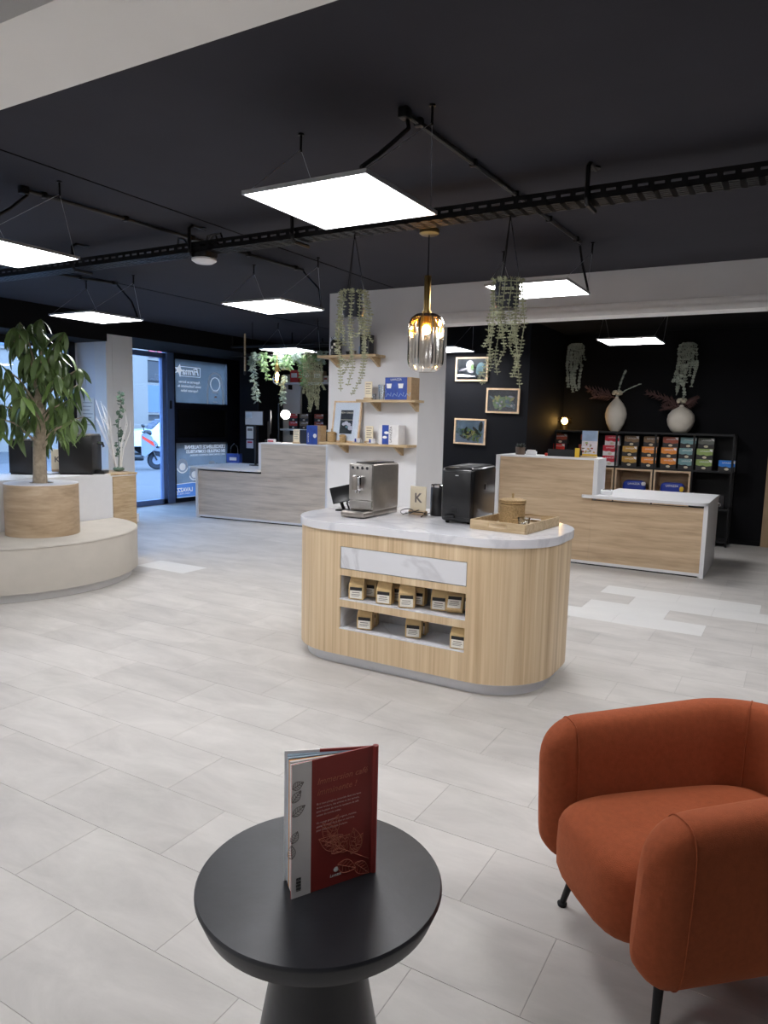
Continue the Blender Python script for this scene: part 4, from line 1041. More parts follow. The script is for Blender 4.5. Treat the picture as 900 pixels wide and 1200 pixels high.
# things on the cabinet
tm1 = thing('black_machine', 'cube-shaped black coffee machine on the white cabinet beside the tree', 'coffee machine', (-6.29, 4.74, .9), radians(38))
obj('body', MB().rbox(-.16, .16, -.19, .19, .012, .385, .012, 2), 'black_plastic', tm1)
obj('top_plate', MB().rbox(-.15, .15, -.18, .18, .385, .40, .005), 'steel_dark', tm1)
obj('drip_tray', MB().rbox(.15, .25, -.1, .1, .0, .03, .006), 'black_plastic', tm1)
obj('spout', MB().tube([(.16, 0, .31), (.215, 0, .31), (.225, 0, .27)], .014, 8), 'chrome', tm1)
obj('base', MB().box(-.15, .15, -.18, .18, 0, .012), 'rubber', tm1)
tm2 = thing('black_machine', 'narrow black coffee machine on the white cabinet behind the trunk', 'coffee machine', (-6.58, 4.36, .9), radians(24))
obj('body', MB().rbox(-.12, .12, -.13, .13, .01, .33, .01, 2), 'black_plastic', tm2)
obj('lid', MB().rbox(-.11, .11, -.12, .12, .33, .345, .004), 'steel_dark', tm2)
obj('base', MB().box(-.11, .11, -.12, .12, 0, .01), 'rubber', tm2)
kc2 = thing('table_card', 'cream card in a wooden holder between the two machines on the cabinet', 'card', (-6.64, 4.72, .9), radians(52))
obj('block', MB().rbox(-.05, .05, -.02, .02, 0, .025, .003), 'counter_oak', kc2)
cd2 = obj('card', MB().box(-.055, .055, -.003, .003, .012, .23), 'cream_card', kc2)
lettering('K', .08, 'grey_ink', cd2, Matrix.Translation((0, -.0032, .1)) @ FACE_Y, align='CENTER', bold=.002)
wl = thing('power_cable', 'thin black cable lying on the cabinet beside the trunk', 'cable', (-6.36, 4.42, .904))
obj('lead', MB().tube([(-.1, -.12, 0), (-.02, -.05, .01), (.03, .0, .0), (.06, .08, .006), (.04, .12, 0)], .004, 6), 'black_plastic', wl)

# eucalyptus and white twigs at the cabinet end
eu = thing('twig_arrangement', 'eucalyptus stem with white twigs standing on the cabinet oak end', 'plant', (-6.24, 5.165, .9012))
obj('moss_foot', MB().superell((0, 0, .026), .06, .055, .025, 2.2, 8), 'eucalyptus', eu)
stem = [(0, 0, .02), (.01, .0, .2), (-.02, .02, .4), (.02, .0, .58), (.03, .03, .72), (.02, .02, .83)]
sb = MB().tube(stem, .005, 5); obj('stem', sb, 'eucalyptus', eu)
r2 = random.Random(5)
for k in range(34):
    t = .15+.85*k/33; i = min(int(t*5), 4); f = t*5-i
    p = Vector(stem[i]).lerp(Vector(stem[i+1]), f); a = r2.uniform(0, 6.28)
    lf = MB().leaf((0, 0, 0), (cos(a), sin(a), r2.uniform(-.2, .5)), (0, 0, 1) if k % 2 else (cos(a+1.5), sin(a+1.5), .3), r2.uniform(.045, .075), r2.uniform(.018, .030))
    obj('leaf', lf, 'eucalyptus', eu, p[:])
for k in range(12):
    a = r2.uniform(0, 6.28); rr = r2.uniform(.06, .22); h_ = r2.uniform(.45, .8)
    bx, by = .03*cos(a), .03*sin(a)
    obj('twig', MB().tube([(bx, by, .02), (bx+rr*.35*cos(a), by+rr*.35*sin(a), h_*.45), (bx+rr*.8*cos(a+.3), by+rr*.8*sin(a+.3), h_*.8), (bx+rr*cos(a), by+rr*sin(a), h_)], [.006, .005, .004, .002], 5), 'white_twig', eu)
# notice on the window reveal
nt_ = thing('notice_sheet', 'pale printed notice on the white reveal beside the column', 'notice', (-8.46, 6.515, 1.5))
obj('sheet', MB().box(-.13, .13, -.004, 0, -.22, .22), 'paper', nt_)
mbn = MB()
for k in range(7): mbn.box(-.1, .1-.03*(k % 3), -.0055, -.004, .15-.05*k, .157-.05*k)
o = obj('print', mbn, 'grey_ink', nt_); o['kind'] = 'stuff'

# ================================================================== COUNTERS
def slab_counter(name, label, loc, rz, mirror, oak):
    """high bar block (1.15 m) with a lower desk at its side; local x along the front, y to the back"""
    t = thing(name, label, 'counter', loc, rz); s = -1 if mirror else 1
    def B(x0, x1, y0, y1, z0, z1): a, b = sorted((s*x0, s*x1)); return MB().box(a, b, y0, y1, z0, z1)
    W1, W2 = 1.10, 1.15
    obj('bar_panel', B(.045, W1, .02, .055, .045, 1.135), oak, t)
    obj('bar_side', B(0, .045, .0, .70, 0, 1.15), 'white_laminate', t)
    obj('bar_side', B(W1, W1+.045, .02, .38, .74, 1.15), 'white_laminate', t)
    obj('bar_top', B(.045, W1, .01, .40, 1.135, 1.155), 'white_laminate', t)
    obj('inner_shelf', B(.045, W1, .055, .70, .70, .74), 'white_laminate', t)
    obj('desk_panel', B(W1+.0015, W1+W2-.04, .02, .055, .045, .705), oak, t)
    obj('desk_side', B(W1+W2-.04, W1+W2, .0, 1.05, 0, .735), 'white_laminate', t)
    x0, x1, y0, y1, rr = W1-.10, W1+W2+.0, -.06, 1.1, .1
    if mirror: x1 += .13; x0 = W1+.001
    pts = [(x0, y0+rr*.4), (x0+.02, y0+rr*.1), (x0+rr*.4, y0)] + [(x1-rr+rr*sin(a*pi/16), y0+rr-rr*cos(a*pi/16)) for a in range(9)] + [(x1, y1), (W1+.05, y1), (W1+.05, .4), (x0, .4)]
    pts = [(s*x, y) for x, y in pts]
    if mirror: pts = pts[::-1]
    obj('desk_top', MB().prism(pts, .735, .765), 'white_laminate', t)
    obj('plinth', B(.045, W1+W2-.04, .014, .07, .016, .045), 'white_laminate', t)
    obj('toe_gap', B(.06, W1+W2-.06, .03, .08, 0, .018), 'matte_black', t)
    return t
slab_counter('checkout_counter', 'oak and white checkout counter with lower desk in front of the black recess', (-2.97, 7.70, 0), 0, False, 'counter_oak')
# the left counter turns slightly towards the door
slab_counter('checkout_counter', 'greyish oak checkout counter with lower desk near the glass door', (-5.52, 8.05, 0), radians(6), True, 'counter_oak_grey')

# small things on the right counter
pr = at_y(612, 529, 7.85)
t = thing('succulent_pot', 'small dark succulent in a brown pot on the right counter', 'potted plant', (-2.74, 7.85, 1.155))
obj('pot', MB().lathe([(0, 0), (.05, 0), (.056, .085), (.048, .085), (.045, .07), (0, .07)], 0, 0, 20), 'pot_brown', t)
for k in range(22):
    a = k*2.4; e = .15+.06*k
    obj('leaf', MB().leaf((0, 0, .075), (cos(a), sin(a), e), (-sin(a), cos(a), 0), .075, .014), 'pearl_leaf_dark', t)
t = thing('card_terminal', 'small white holder of cards beside the succulent on the counter', 'card holder', (-2.60, 7.82, 1.155), radians(5))
obj('holder', MB().rbox(-.06, .06, -.02, .03, 0, .045, .004), 'white_laminate', t)
obj('cards', MB().box(-.045, .045, -.012, .012, .045, .06), 'carton_white', t)
t = thing('black_organiser', 'low black tray on the right counter in front of the shelves', 'tray', (-2.22, 7.9, 1.155))
obj('tray', MB().rbox(-.19, .19, -.08, .08, 0, .012, .003), 'matte_black', t)
for (a, b, c, d) in ((-.19, .19, -.08, -.07), (-.19, .19, .07, .08), (-.19, -.18, -.07, .07), (.18, .19, -.07, .07)): obj('rim', MB().box(a, b, c, d, .012, .075), 'matte_black', t)
t = thing('brochure', 'blue and yellow printed brochure in a wooden holder on the counter', 'brochure', (-1.955, 7.83, 1.155), radians(-4))
obj('holder', MB().rbox(-.085, .085, -.03, .03, 0, .022, .003), 'light_oak', t)
sh_ = obj('sheet', MB().box(-.085, .085, -.003, .003, .018, .29), 'print_yellow', t)
obj('sky_print', MB().box(-.085, .085, -.0045, -.003, .18, .29), 'photo_sky', sh_)
obj('market_print', MB().box(-.085, .085, -.0045, -.003, .04, .18), 'photo_pale', sh_)
rb = random.Random(9)
for k in range(18):
    x_, z_, w_ = rb.uniform(-.07, .07), rb.uniform(.055, .16), rb.uniform(.008, .016)
    obj('print_patch', MB().superell((x_, -.0048-.00004*k, z_), w_, .0004, w_*rb.uniform(.5, .9), 3, 5), ('print_taupe', 'print_olive', 'print_gold', 'carton_white', 'print_rust')[(k*3) % 5], sh_)
t = thing('flyer', 'small yellow flyer tucked beside the brochure on the counter', 'flyer', (-2.075, 7.795, 1.155)); obj('sheet', MB().rbox(-.025, .025, -.004, .004, 0, .1, .002), 'print_yellow', t); obj('foot', MB().rbox(-.02, .02, -.02, .02, 0, .006, .002), 'print_yellow', t)
t = thing('red_tag', 'small red box at the edge of the black tray on the counter', 'box', (-2.43, 7.84, 1.155)); obj('carton', MB().rbox(-.014, .014, -.014, .014, 0, .03, .002), 'print_red', t); obj('lid', MB().box(-.0145, .0145, -.0145, .0145, .024, .0305), 'print_red', t)
t = thing('payment_terminal', 'white card payment terminal on the white desk beside the bar', 'terminal', (-1.76, 7.9, .765), radians(10))
obj('body', MB().rbox(-.06, .06, -.09, .07, 0, .05, .012, 3), 'white_laminate', t); obj('keypad', MB().box(-.045, .045, -.075, .0, .05, .0515), 'grey_ink', t)
obj('screen', MB().box(-.04, .04, .01, .055, .05, .052), 'screen_glass', t)

# ================================================================== PARTITION SHELVES
WY = 6.33
def wall_shelf(u0, u1, v, brk, label):
    a, b = at_y(u0, v, WY-.15), at_y(u1, v, WY-.15); z = (a.z+b.z)/2
    t = thing('oak_shelf', label, 'shelf', ((a.x+b.x)/2, WY, z), 0, 'oak wall shelves'); w = (b.x-a.x)/2
    obj('board', MB().rbox(-w, w, -.2, -.001, -.012, .012, .002, 1), 'light_oak', t)
    for f in brk:
        x = -w+2*w*f
        obj('bracket', MB().slab([(-.19, -.012), (-.001, -.012), (-.001, -.10), (-.02, -.10)], 'x', x-.012, x+.012), 'light_oak', t)
    return t, z+.012, a.x, b.x
sA, zA, *_ = wall_shelf(375, 443, 417.5, (.2, .9), 'oak wall shelf carrying the dark jar, behind the hanging plant')
sB, zB, *_ = wall_shelf(420, 489, 470, (.25, .9), 'oak wall shelf carrying the blue box and glasses')
sC, zC_, *_ = wall_shelf(377, 480, 521, (.22, .85), 'long oak wall shelf carrying the framed poster and cups')
def onshelf(u, z, dy=.1):
    p = at_y(u, 450, WY-dy); return (p.x, WY-dy, z)
# top shelf
t = thing('storage_jar', 'dark jar with clear lid standing on the top wall shelf', 'jar', onshelf(393.5, zA, .11))
obj('jar', MB().lathe([(0, 0), (.05, 0), (.06, .012), (.062, .13), (.05, .155), (.045, .16), (0, .16)], 0, 0, 24), 'gloss_black', t)
obj('lid', MB().lathe([(.052, .16), (.055, .165), (.055, .185), (.03, .195), (0, .197)], 0, 0, 24), 'tumbler_glass', t)
obj('clasp', MB().tube([(.063, 0, .13), (.07, 0, .15), (.058, 0, .17)], .003, 5), 'chrome', t)
for k in range(5):
    a = -2.2+.45*k; obj('sticker', MB().rbox(-.012, .012, -.002, .002, -.012, .012, .001, 1).xf(Matrix.Translation((.062*cos(a), .062*sin(a), .05+.03*(k % 3))) @ Matrix.Rotation(a+pi/2, 4, 'Z')), 'paper', t)
t = thing('espresso_cup', 'small dark cup on the top wall shelf beside the jar', 'cup', onshelf(408, zA, .11))
obj('cup', MB().lathe([(0, 0), (.022, 0), (.032, .04), (.028, .04), (.02, .008), (0, .008)], 0, 0, 18), 'black_plastic', t); obj('handle', MB().tube([(.028, 0, .034), (.046, 0, .03), (.044, 0, .014), (.025, 0, .01)], .004, 6), 'black_plastic', t)
t = thing('small_tin', 'small grey tin on the top wall shelf behind the trailing plant', 'tin', onshelf(414, zA, .09)); obj('tin', MB().lathe([(0, 0), (.026, 0), (.026, .04), (0, .04)], 0, 0, 16), 'steel_dark', t); obj('lid', MB().lathe([(.027, .036), (.027, .044), (0, .045)], 0, 0, 16), 'black_metal', t)
t = thing('coffee_canister', 'tall dark canister with pale side on the top wall shelf', 'canister', onshelf(429, zA, .1))
obj('body', MB().rbox(-.055, .055, -.05, .05, 0, .18, .006), 'black_plastic', t); obj('lid', MB().rbox(-.056, .056, -.051, .051, .18, .196, .004), 'black_metal', t); obj('label', MB().box(-.075, -.056, -.03, .03, .0, .085), 'photo_sky', t)
# middle shelf
def tent_card(label, loc, w, h_, rz=0, lines=5):
    t = thing('menu_card', label, 'card', loc, rz)
    obj('block', MB().rbox(-w/2-.004, w/2+.004, -.02, .02, 0, .022, .002), 'light_oak', t)
    c = obj('card', MB().box(-w/2, w/2, -.002, .002, .012, h_), 'cream_card', t)
    m = MB()
    for k in range(lines): m.box(-w*.36, w*(.34-.12*(k % 2)), -.0035, -.002, h_*.86-k*h_*.13, h_*.86-k*h_*.13+.006)
    o = obj('print', m, 'grey_ink', c); o['kind'] = 'stuff'
    return t
tent_card('cream menu card in wooden holder on the shelf with the blue box', onshelf(432, zB, .12), .085, .18)
tumbler('short clear glass beside the menu card on the middle shelf', onshelf(439, zB, .13), .02, .06)
tumbler('tall clear glass in front of the wall on the middle shelf', onshelf(447.5, zB, .10), .036, .15)
tumbler('clear glass right beside the blue box on the middle shelf', onshelf(453, zB, .17), .02, .09)
t = thing('blue_carton', 'blue printed cardboard box with kraft side on the middle shelf', 'box', onshelf(471.5, zB, .1))
obj('carton', MB().box(-.145, .145, -.085, .085, 0, .215), 'kraft_side', t)
fpr = obj('front_print', MB().box(-.145, .10, -.0865, -.085, 0, .215), 'blue_box', t)
for k, (x, z) in enumerate(((-.1, .11), (.03, .11))):
    c = obj('cup_print', MB().lathe([(0, 0), (.022, 0), (.03, .045), (0, .045)], 0, 0, 12).xf(Matrix.Translation((x, -.087, z)) @ Matrix.Scale(.05, 4, (0, 1, 0))), 'white_print', fpr)
for k in range(4): obj('swirl_print', MB().tube([(-.13+.07*k, -.0868, .03), (-.11+.07*k, -.0868, .06), (-.08+.07*k, -.0868, .035), (-.075+.07*k, -.0868, .07)], .0035, 5), 'photo_sky', fpr)
lettering('LAVAZZA', .028, 'white_print', fpr, Matrix.Translation((-.085, -.0868, .185)) @ FACE_Y)
# low shelf
a, b = at_y(391, 518, WY-.05), at_y(424, 472, WY-.05)
t = thing('framed_poster', 'framed cover print with wide white mount leaning on the long shelf', 'picture', ((a.x+b.x)/2, WY-.10, zC_)); t.rotation_euler = (radians(-9), 0, 0)
w, h_ = (b.x-a.x)/2, .43
obj('frame', MB().box(-w, w, -.012, .012, 0, .016).box(-w, w, -.012, .012, h_-.016, h_).box(-w, -w+.016, -.012, .012, .016, h_-.016).box(w-.016, w, -.012, .012, .016, h_-.016), 'frame_oak', t)
mt = obj('mount', MB().box(-w+.016, w-.016, -.004, .008, .016, h_-.016), 'white_print', t)
pr_ = obj('print', MB().box(-.075, .075, -.006, -.004, .09, .335), 'photo_dark', mt)
lettering('NEW YORKER', .024, 'cream_card', mt, Matrix.Translation((0, -.0065, .300)) @ FACE_Y, align='CENTER')
obj('print_line', MB().box(-.075, .075, -.0068, -.006, .232, .236), 'cream_card', mt)
for k, (x, z, q) in enumerate(((-.03, .19, .022), (.0, .2, .026), (.035, .185, .024), (.055, .15, .03), (.01, .16, .018))):
    obj('print_shape', MB().superell((x, -.0065, z), q, .0006, q*.8, 2, 6), 'photo_pale' if k != 4 else 'photo_teal', mt)
obj('glazing', MB().box(-w+.016, w-.016, -.010, -.009, .016, h_-.016), 'window_glass', t)
basket('wicker_jar', 'larger small wicker jar with lid on the long wall shelf', onshelf(389.5, zC_, .14), .047, .075)
basket('wicker_jar', 'smaller wicker jar with lid on the long wall shelf', onshelf(402.5, zC_, .14), .034, .052, knob=False)
def cup(label, loc, R=.036, rz=0.0):
    t = thing('coffee_cup', label, 'cup', loc, rz, 'white cups on the long shelf')
    obj('saucer', MB().lathe([(0, 0), (R*1.2, 0), (R*1.55, .009), (R*1.5, .011), (R*1.1, .005), (0, .005)], 0, 0, 24), 'white_laminate', t)
    c = obj('cup', MB().lathe([(0, .005), (R*.62, .005), (R*.8, .012), (R, .05), (R*.93, .05), (R*.72, .014), (0, .012)], 0, 0, 24), 'white_laminate', t)
    obj('handle', MB().tube([(R*.95, 0, .044), (R*1.5, 0, .04), (R*1.5, 0, .022), (R*.82, 0, .016)], .0045, 6), 'white_laminate', c)
    obj('logo_band', MB().box(-.013, .003, -R*1.02, -R*.80, .012, .046), 'print_navy', c)
cup('white espresso cup with blue band in front of the framed poster', onshelf(420, zC_, .12), .032)
cup('white coffee cup with blue band in front of the cream card', onshelf(437.5, zC_, .15), .038)
tent_card('cream menu card in wooden holder on the long low shelf', onshelf(434, zC_, .07), .09, .175)
t = thing('white_carton', 'white coffee machine carton with blue panel on the long shelf', 'box', onshelf(461, zC_, .1), radians(0))
obj('carton', MB().box(-.11, .11, -.07, .07, 0, .19), 'carton_white', t)
fp2 = obj('blue_panel', MB().box(-.075, .0, -.0715, -.07, .0, .19), 'blue_box', t)
for z in (.07, .115): obj('cup_print', MB().superell((-.035+(z-.09)*.4, -.072, z), .026, .0006, .014, 2, 6), 'white_print', fp2)
lb = lettering('LAVAZZA', .036, 'ink', t, Matrix.Translation((.035, -.0708, .02)) @ FACE_Y @ Matrix.Rotation(pi/2, 4, 'Z'))

# ================================================================== HANGING PLANTS
def vine(points, sp, L, W, rng, mb=None, tilt=.15):
    mb = mb or MB(); pts = [Vector(p) for p in points]
    mb.tube(points, .0025, 4)
    acc = 0
    for a, b in zip(pts[:-1], pts[1:]):
        seg = (b-a).length; d = (b-a).normalized(); k = 0.0
        while k < seg:
            p = a + d*k; ang = rng.uniform(0, 6.28)
            for s in (0, pi):
                v = Vector((cos(ang*.3+s), sin(ang*.3+s), tilt)); mb.leaf(p, v, d, L*rng.uniform(.8, 1.15), W*rng.uniform(.8, 1.2))
            k += sp
    return mb
def hanging_planter(label, x, y, top, pot_top, pot_h, pot_r, strands, seed, mat='pearl_leaf'):
    t = thing('hanging_planter', label, 'hanging plant', (x, y, 0), 0, 'planters hanging from the cable tray'); rg = random.Random(seed)
    obj('pot', MB().lathe([(0, pot_top-pot_h), (pot_r*.85, pot_top-pot_h), (pot_r, pot_top-pot_h*.8), (pot_r*1.02, pot_top), (pot_r*.9, pot_top), (pot_r*.88, pot_top-.03), (0, pot_top-.03)], 0, 0, 28), 'dark_panel', t)
    for k in range(3):
        a = 2*pi*k/3+.5
        obj('cord', MB().tube([(pot_r*cos(a), pot_r*sin(a), pot_top), (0.004*cos(a), .004*sin(a), top-.02)], .0026, 5), 'black_plastic', t)
    obj('hook', MB().tube([(0, 0, top-.03), (0, 0, top)], .005, 6), 'black_metal', t)
    cm = MB()
    for k in range(90):
        a = rg.uniform(0, 6.28); rr = rg.uniform(0, pot_r); cm.leaf((rr*cos(a), rr*sin(a), pot_top-.02), (cos(a), sin(a), rg.uniform(.4, 1.4)), (-sin(a), cos(a), 0), .045, .009)
    o = obj('crown', cm, mat, t)
    for (a, ln, out) in strands:
        x1, y1 = pot_r*cos(a), pot_r*sin(a); ox, oy = cos(a), sin(a)
        w = rg.uniform(-.03, .03); cu = rg.uniform(-.06, .06)
        pts = [(x1*.7, y1*.7, pot_top-.01), (x1*1.12, y1*1.12, pot_top+.005), (x1*1.12+ox*out*.5, y1*1.12+oy*out*.5, pot_top-.06), (x1*1.1+ox*out+w, y1*1.1+oy*out-w, pot_top-ln*.45), (x1*1.1+ox*out*.9-w, y1*1.1+oy*out*.9+w, pot_top-ln*.8), (x1*1.1+ox*out*.6+cu, y1*1.1+oy*out*.6+cu*.6, pot_top-ln)]
        obj('vine', vine(pts, .0185, .021, .0052, rg), mat, t)
    return t
rg = random.Random(3)
S1 = [(2*pi*k/11+rg.uniform(-.2, .2), (.50, .30, .62, .38, .56, .25, .44, .60, .33, .5, .28, .55, .4)[k], rg.uniform(.01, .04)) for k in range(11)]
hanging_planter('trailing plant in dark pot hung from the tray before the wall shelves', -2.436, 3.80, 2.618, 2.275, .15, .066, S1, 21)
S2 = [(2*pi*k/13+rg.uniform(-.2, .2), (.52, .34, .58, .42, .30, .5, .56, .36, .54, .28, .47, .33, .52, .4, .57)[k], rg.uniform(.0, .035)) for k in range(13)]
hanging_planter('trailing plant in dark pot hung from the tray before the light panel', -1.45, 3.82, 2.618, 2.275, .15, .066, S2, 22)

# ================================================================== RECESS: pictures, shelving, vases
def picture(u0, v0, u1, v1, label, kind, tilt):
    a, b = at_y(u0, v1, 8.8), at_y(u1, v0, 8.8); w, h_ = (b.x-a.x)/2, (b.z-a.z)
    t = thing('framed_picture', label, 'picture', ((a.x+b.x)/2, 8.8, a.z), 0, 'oak framed pictures on the dark wall'); t.rotation_euler = (0, radians(tilt), 0)
    f = .022
    obj('frame', MB().box(-w, w, -.025, -.001, 0, f).box(-w, w, -.025, -.001, h_-f, h_).box(-w, -w+f, -.025, -.001, f, h_-f).box(w-f, w, -.025, -.001, f, h_-f), 'frame_oak', t)
    p = obj('photograph', MB().box(-w+f, w-f, -.012, -.002, f, h_-f), 'photo_dark' if kind != 2 else 'photo_sky', t)
    rg = random.Random(40+kind)
    def blob(nm, x, z, sx, sz, mat, rot=0.0, e=2.0):
        m = MB().superell((0, 0, 0), sx, .0012, sz, e, 6).xf(Matrix.Translation((x, -.0125, z)) @ Matrix.Rotation(rot, 4, 'Y')); obj(nm, m, mat, p)
    if kind == 0:      # white bloom over dark ground
        blob('petal', -.03, h_*.68, .055, .06, 'photo_pale', .3); blob('petal', .0, h_*.60, .03, .05, 'photo_green', -.2); blob('petal', -.02, h_*.42, .05, .022, 'photo_pale', .25)
        blob('stem', -.10, h_*.50, .08, .012, 'photo_pale', -.25); blob('haze', .12, h_*.5, .06, .09, 'photo_teal', .2)
    else:
        cols = ['photo_green', 'photo_yellow', 'photo_teal', 'photo_green', 'photo_pale'] if kind == 1 else ['photo_green', 'photo_teal', 'photo_dark', 'photo_yellow', 'photo_dark']
        for k in range(44):
            blob('foliage', rg.uniform(-w+.07, w-.07), f+.04+rg.uniform(0, (h_-.12)*(.75 if kind == 1 else .6)), rg.uniform(.025, .06), rg.uniform(.010, .024), cols[rg.randrange(5)], rg.uniform(-1.3, 1.3))
        if kind == 2: blob('tree_shape', .10, h_*.5, .09, .022, 'photo_dark', .8); blob('tree_shape', .15, h_*.7, .03, .07, 'photo_dark', .1)
    obj('glazing', MB().box(-w+f, w-f, -.020, -.019, f, h_-f), 'tumbler_glass', t)
picture(534, 418, 573, 447, 'oak framed photo of a pale blossom, highest on the dark wall', 0, .5)
picture(569.5, 455, 609.5, 484, 'oak framed photo of yellow-green foliage, middle of the dark wall', 1, 1.0)
picture(532, 491, 570, 520, 'oak framed photo of pale sky and trees, lowest on the dark wall', 2, 1.2)

# black shelving unit along the back wall
SX0, SX1, SYF, SYB = -3.0+.03, -.70, 9.95, 10.33
su = thing('shelving_unit', 'black open shelving unit along the back wall of the recess', 'shelving unit', (0, 0, 0))
ST, SM, SL = 1.42, .955, .475
for z in (ST, SM, SL, .06): obj('shelf_board', MB().box(SX0, SX1, SYF, SYB, z-.012, z+.012), 'matte_black', su)
cols_x = [SX0, -2.58, -2.13, -1.63, -1.16, SX1]
for x in cols_x:
    for y in (SYF+.012, SYB-.012): obj('upright', MB().box(x-.011, x+.011, y-.011, y+.011, 0, ST), 'black_metal', su)
for x in cols_x[1:-1]: obj('divider', MB().box(x-.008, x+.008, SYF+.03, SYB-.03, SL+.012, SM-.012), 'matte_black', su)
obj('back_panel', MB().box(SX0, SX1, SYB-.004, SYB, .06, ST), 'matte_black', su)
for k, (x0, x1) in enumerate(((-2.575, -2.14), (-2.12, -1.64), (-1.62, -1.17))):
    z0, z1 = SL+.014, SM-.014; q = .022
    t = thing('oak_cubby', ('oak box cubby in the shelving unit behind the high counter', 'oak box cubby in the shelving unit holding the plain blue bag', 'oak box cubby in the shelving unit holding the blue and yellow bag')[k], 'cubby', (0, 0, 0), 0, 'oak cubbies in the shelving unit')
    for b_ in ((x0, x1, z0, z0+q), (x0, x1, z1-q, z1), (x0, x0+q, z0+q, z1-q), (x1-q, x1, z0+q, z1-q)): obj('side', MB().box(b_[0], b_[1], SYF-.012, SYB-.04, b_[2], b_[3]), 'frame_oak', t)
    obj('back', MB().box(x0+q, x1-q, SYB-.05, SYB-.045, z0+q, z1-q), 'counter_oak', t)
def blue_bag(x, yellow, label):
    t = thing('coffee_pack', label, 'coffee pack', (x, SYF+.12, SL+.014+.022), radians(3))
    obj('pack', MB().superell((0, 0, .135), .15, .06, .135, 5, 10), 'print_navy', t)
    obj('print_patch', MB().superell((.115 if yellow else .12, -.052, .19 if yellow else .23), .03, .012, .035 if yellow else .025, 2.5, 6), 'print_yellow' if yellow else 'carton_white', t)
    lettering('LAVAZZA', .035, 'white_print', t, Matrix.Translation((-.08, -.0615, .215)) @ FACE_Y)
blue_bag(-2.0+.12, False, 'dark blue coffee pack lying in the oak cubby')
blue_bag(-1.395, True, 'dark blue coffee pack with yellow corner in the oak cubby')
t = thing('silver_pack', 'black and silver pack on the lowest visible shelf bay', 'coffee pack', (-.86, SYF+.1, SL+.012), 0)
obj('pack', MB().rbox(-.1, .1, -.05, .05, 0, .17, .012), 'carton_dark', t)
for k in range(4): obj('silver_print', MB().rbox(-.08+.04*k, -.055+.04*k, -.054, -.05, .03+.025*(k % 3), .075+.025*(k % 3), .002), 'chrome', t)
# capsule cartons
def carton_proto(colr, white=False):
    w, d, h_ = .095, .06, .135
    mats = {}
    b = MB().box(-w, w, -d, d, 0, h_).mesh('carton', ['carton_white' if white else 'carton_dark'])
    pts = [(-w, h_), (-w, h_*.48), (-w*.55, h_*.40), (-w*.1, h_*.46), (w*.3, h_*.36), (w, h_*.44), (w, h_)]
    band = MB().slab(pts, 'y', -d-.002, -d).box(-w, w, -d, d, h_, h_+.001).mesh('colour_band', ['print_'+colr])
    patch = MB().slab([(w*.55, h_*.97), (w*.97, h_*.97), (w*.97, h_*.72), (w*.7, h_*.78)], 'y', -d-.0035, -d-.002).mesh('corner_patch', ['carton_white'])
    cupm = MB().superell((.0, -d-.001, h_*.2), .026, .003, .016, 2, 6).mesh('cup_print', ['dried_cream'])
    return b, band, patch, cupm
CART = {}
def carton(x, y, z, colr, label, white=False, rz=0.0):
    key = (colr, white)
    if key not in CART: CART[key] = carton_proto(*key)
    t = thing('capsule_carton', label, 'carton', (x, y, z), rz, 'coffee capsule cartons on the shelves')
    m = CART[key]
    obj('carton', m[0], [], t); bd = obj('colour_band', m[1], [], t); obj('corner_patch', m[2], [], t); obj('cup_print', m[3], [], t)
    lettering('LAVAZZA', .026, 'white_print', bd, Matrix.Translation((-.055, -.0622, .098)) @ FACE_Y)
    return t
stacks = [(656, 'red', 'rust', 2, False, 2), (688, 'rust', 'rust', 2, False, 2), (717, 'crimson', 'crimson', 3, True, 3), (740, 'gold', 'brown', 3, False, 3), (759, 'orange', 'brown', 3, False, 3), (782, 'orange', 'rust', 3, False, 3), (803, 'teal', 'teal', 3, False, 3), (824, 'olive', 'moss', 3, False, 3), (845, 'blue', None, 1, False, 1)]
names = {'red': 'red', 'rust': 'rusty red', 'crimson': 'crimson and white', 'gold': 'gold', 'brown': 'brown', 'orange': 'orange', 'teal': 'grey-teal', 'olive': 'olive green', 'moss': 'dark mossy', 'blue': 'bright blue'}
seen = {}
for (u, c_lo, c_up, n, wh, _) in stacks:
    bx = at_y(u + (7 if u == 845 else 1 if u >= 759 else -3), 540, SYF+.02).x
    for k in range(3 if n > 1 else 1):
        front = k < 2 and n > 1
        col = c_lo if k < 2 else c_up
        y = SYF+.085 + (.09 if k == 2 else 0); z = SM+.012 + k*.1365
        lvl = ('bottom', 'middle', 'top')[k] if n > 1 else 'single'
        lab = '%s capsule carton, %s of its stack %s' % (names[col], lvl, {656: 'at the lamp end of the shelves', 688: 'behind the brochure', 759: 'beside the gold stack', 782: 'beside the teal stack'}.get(u, 'on the black shelves'))
        carton(bx, y, z, col, lab, wh)
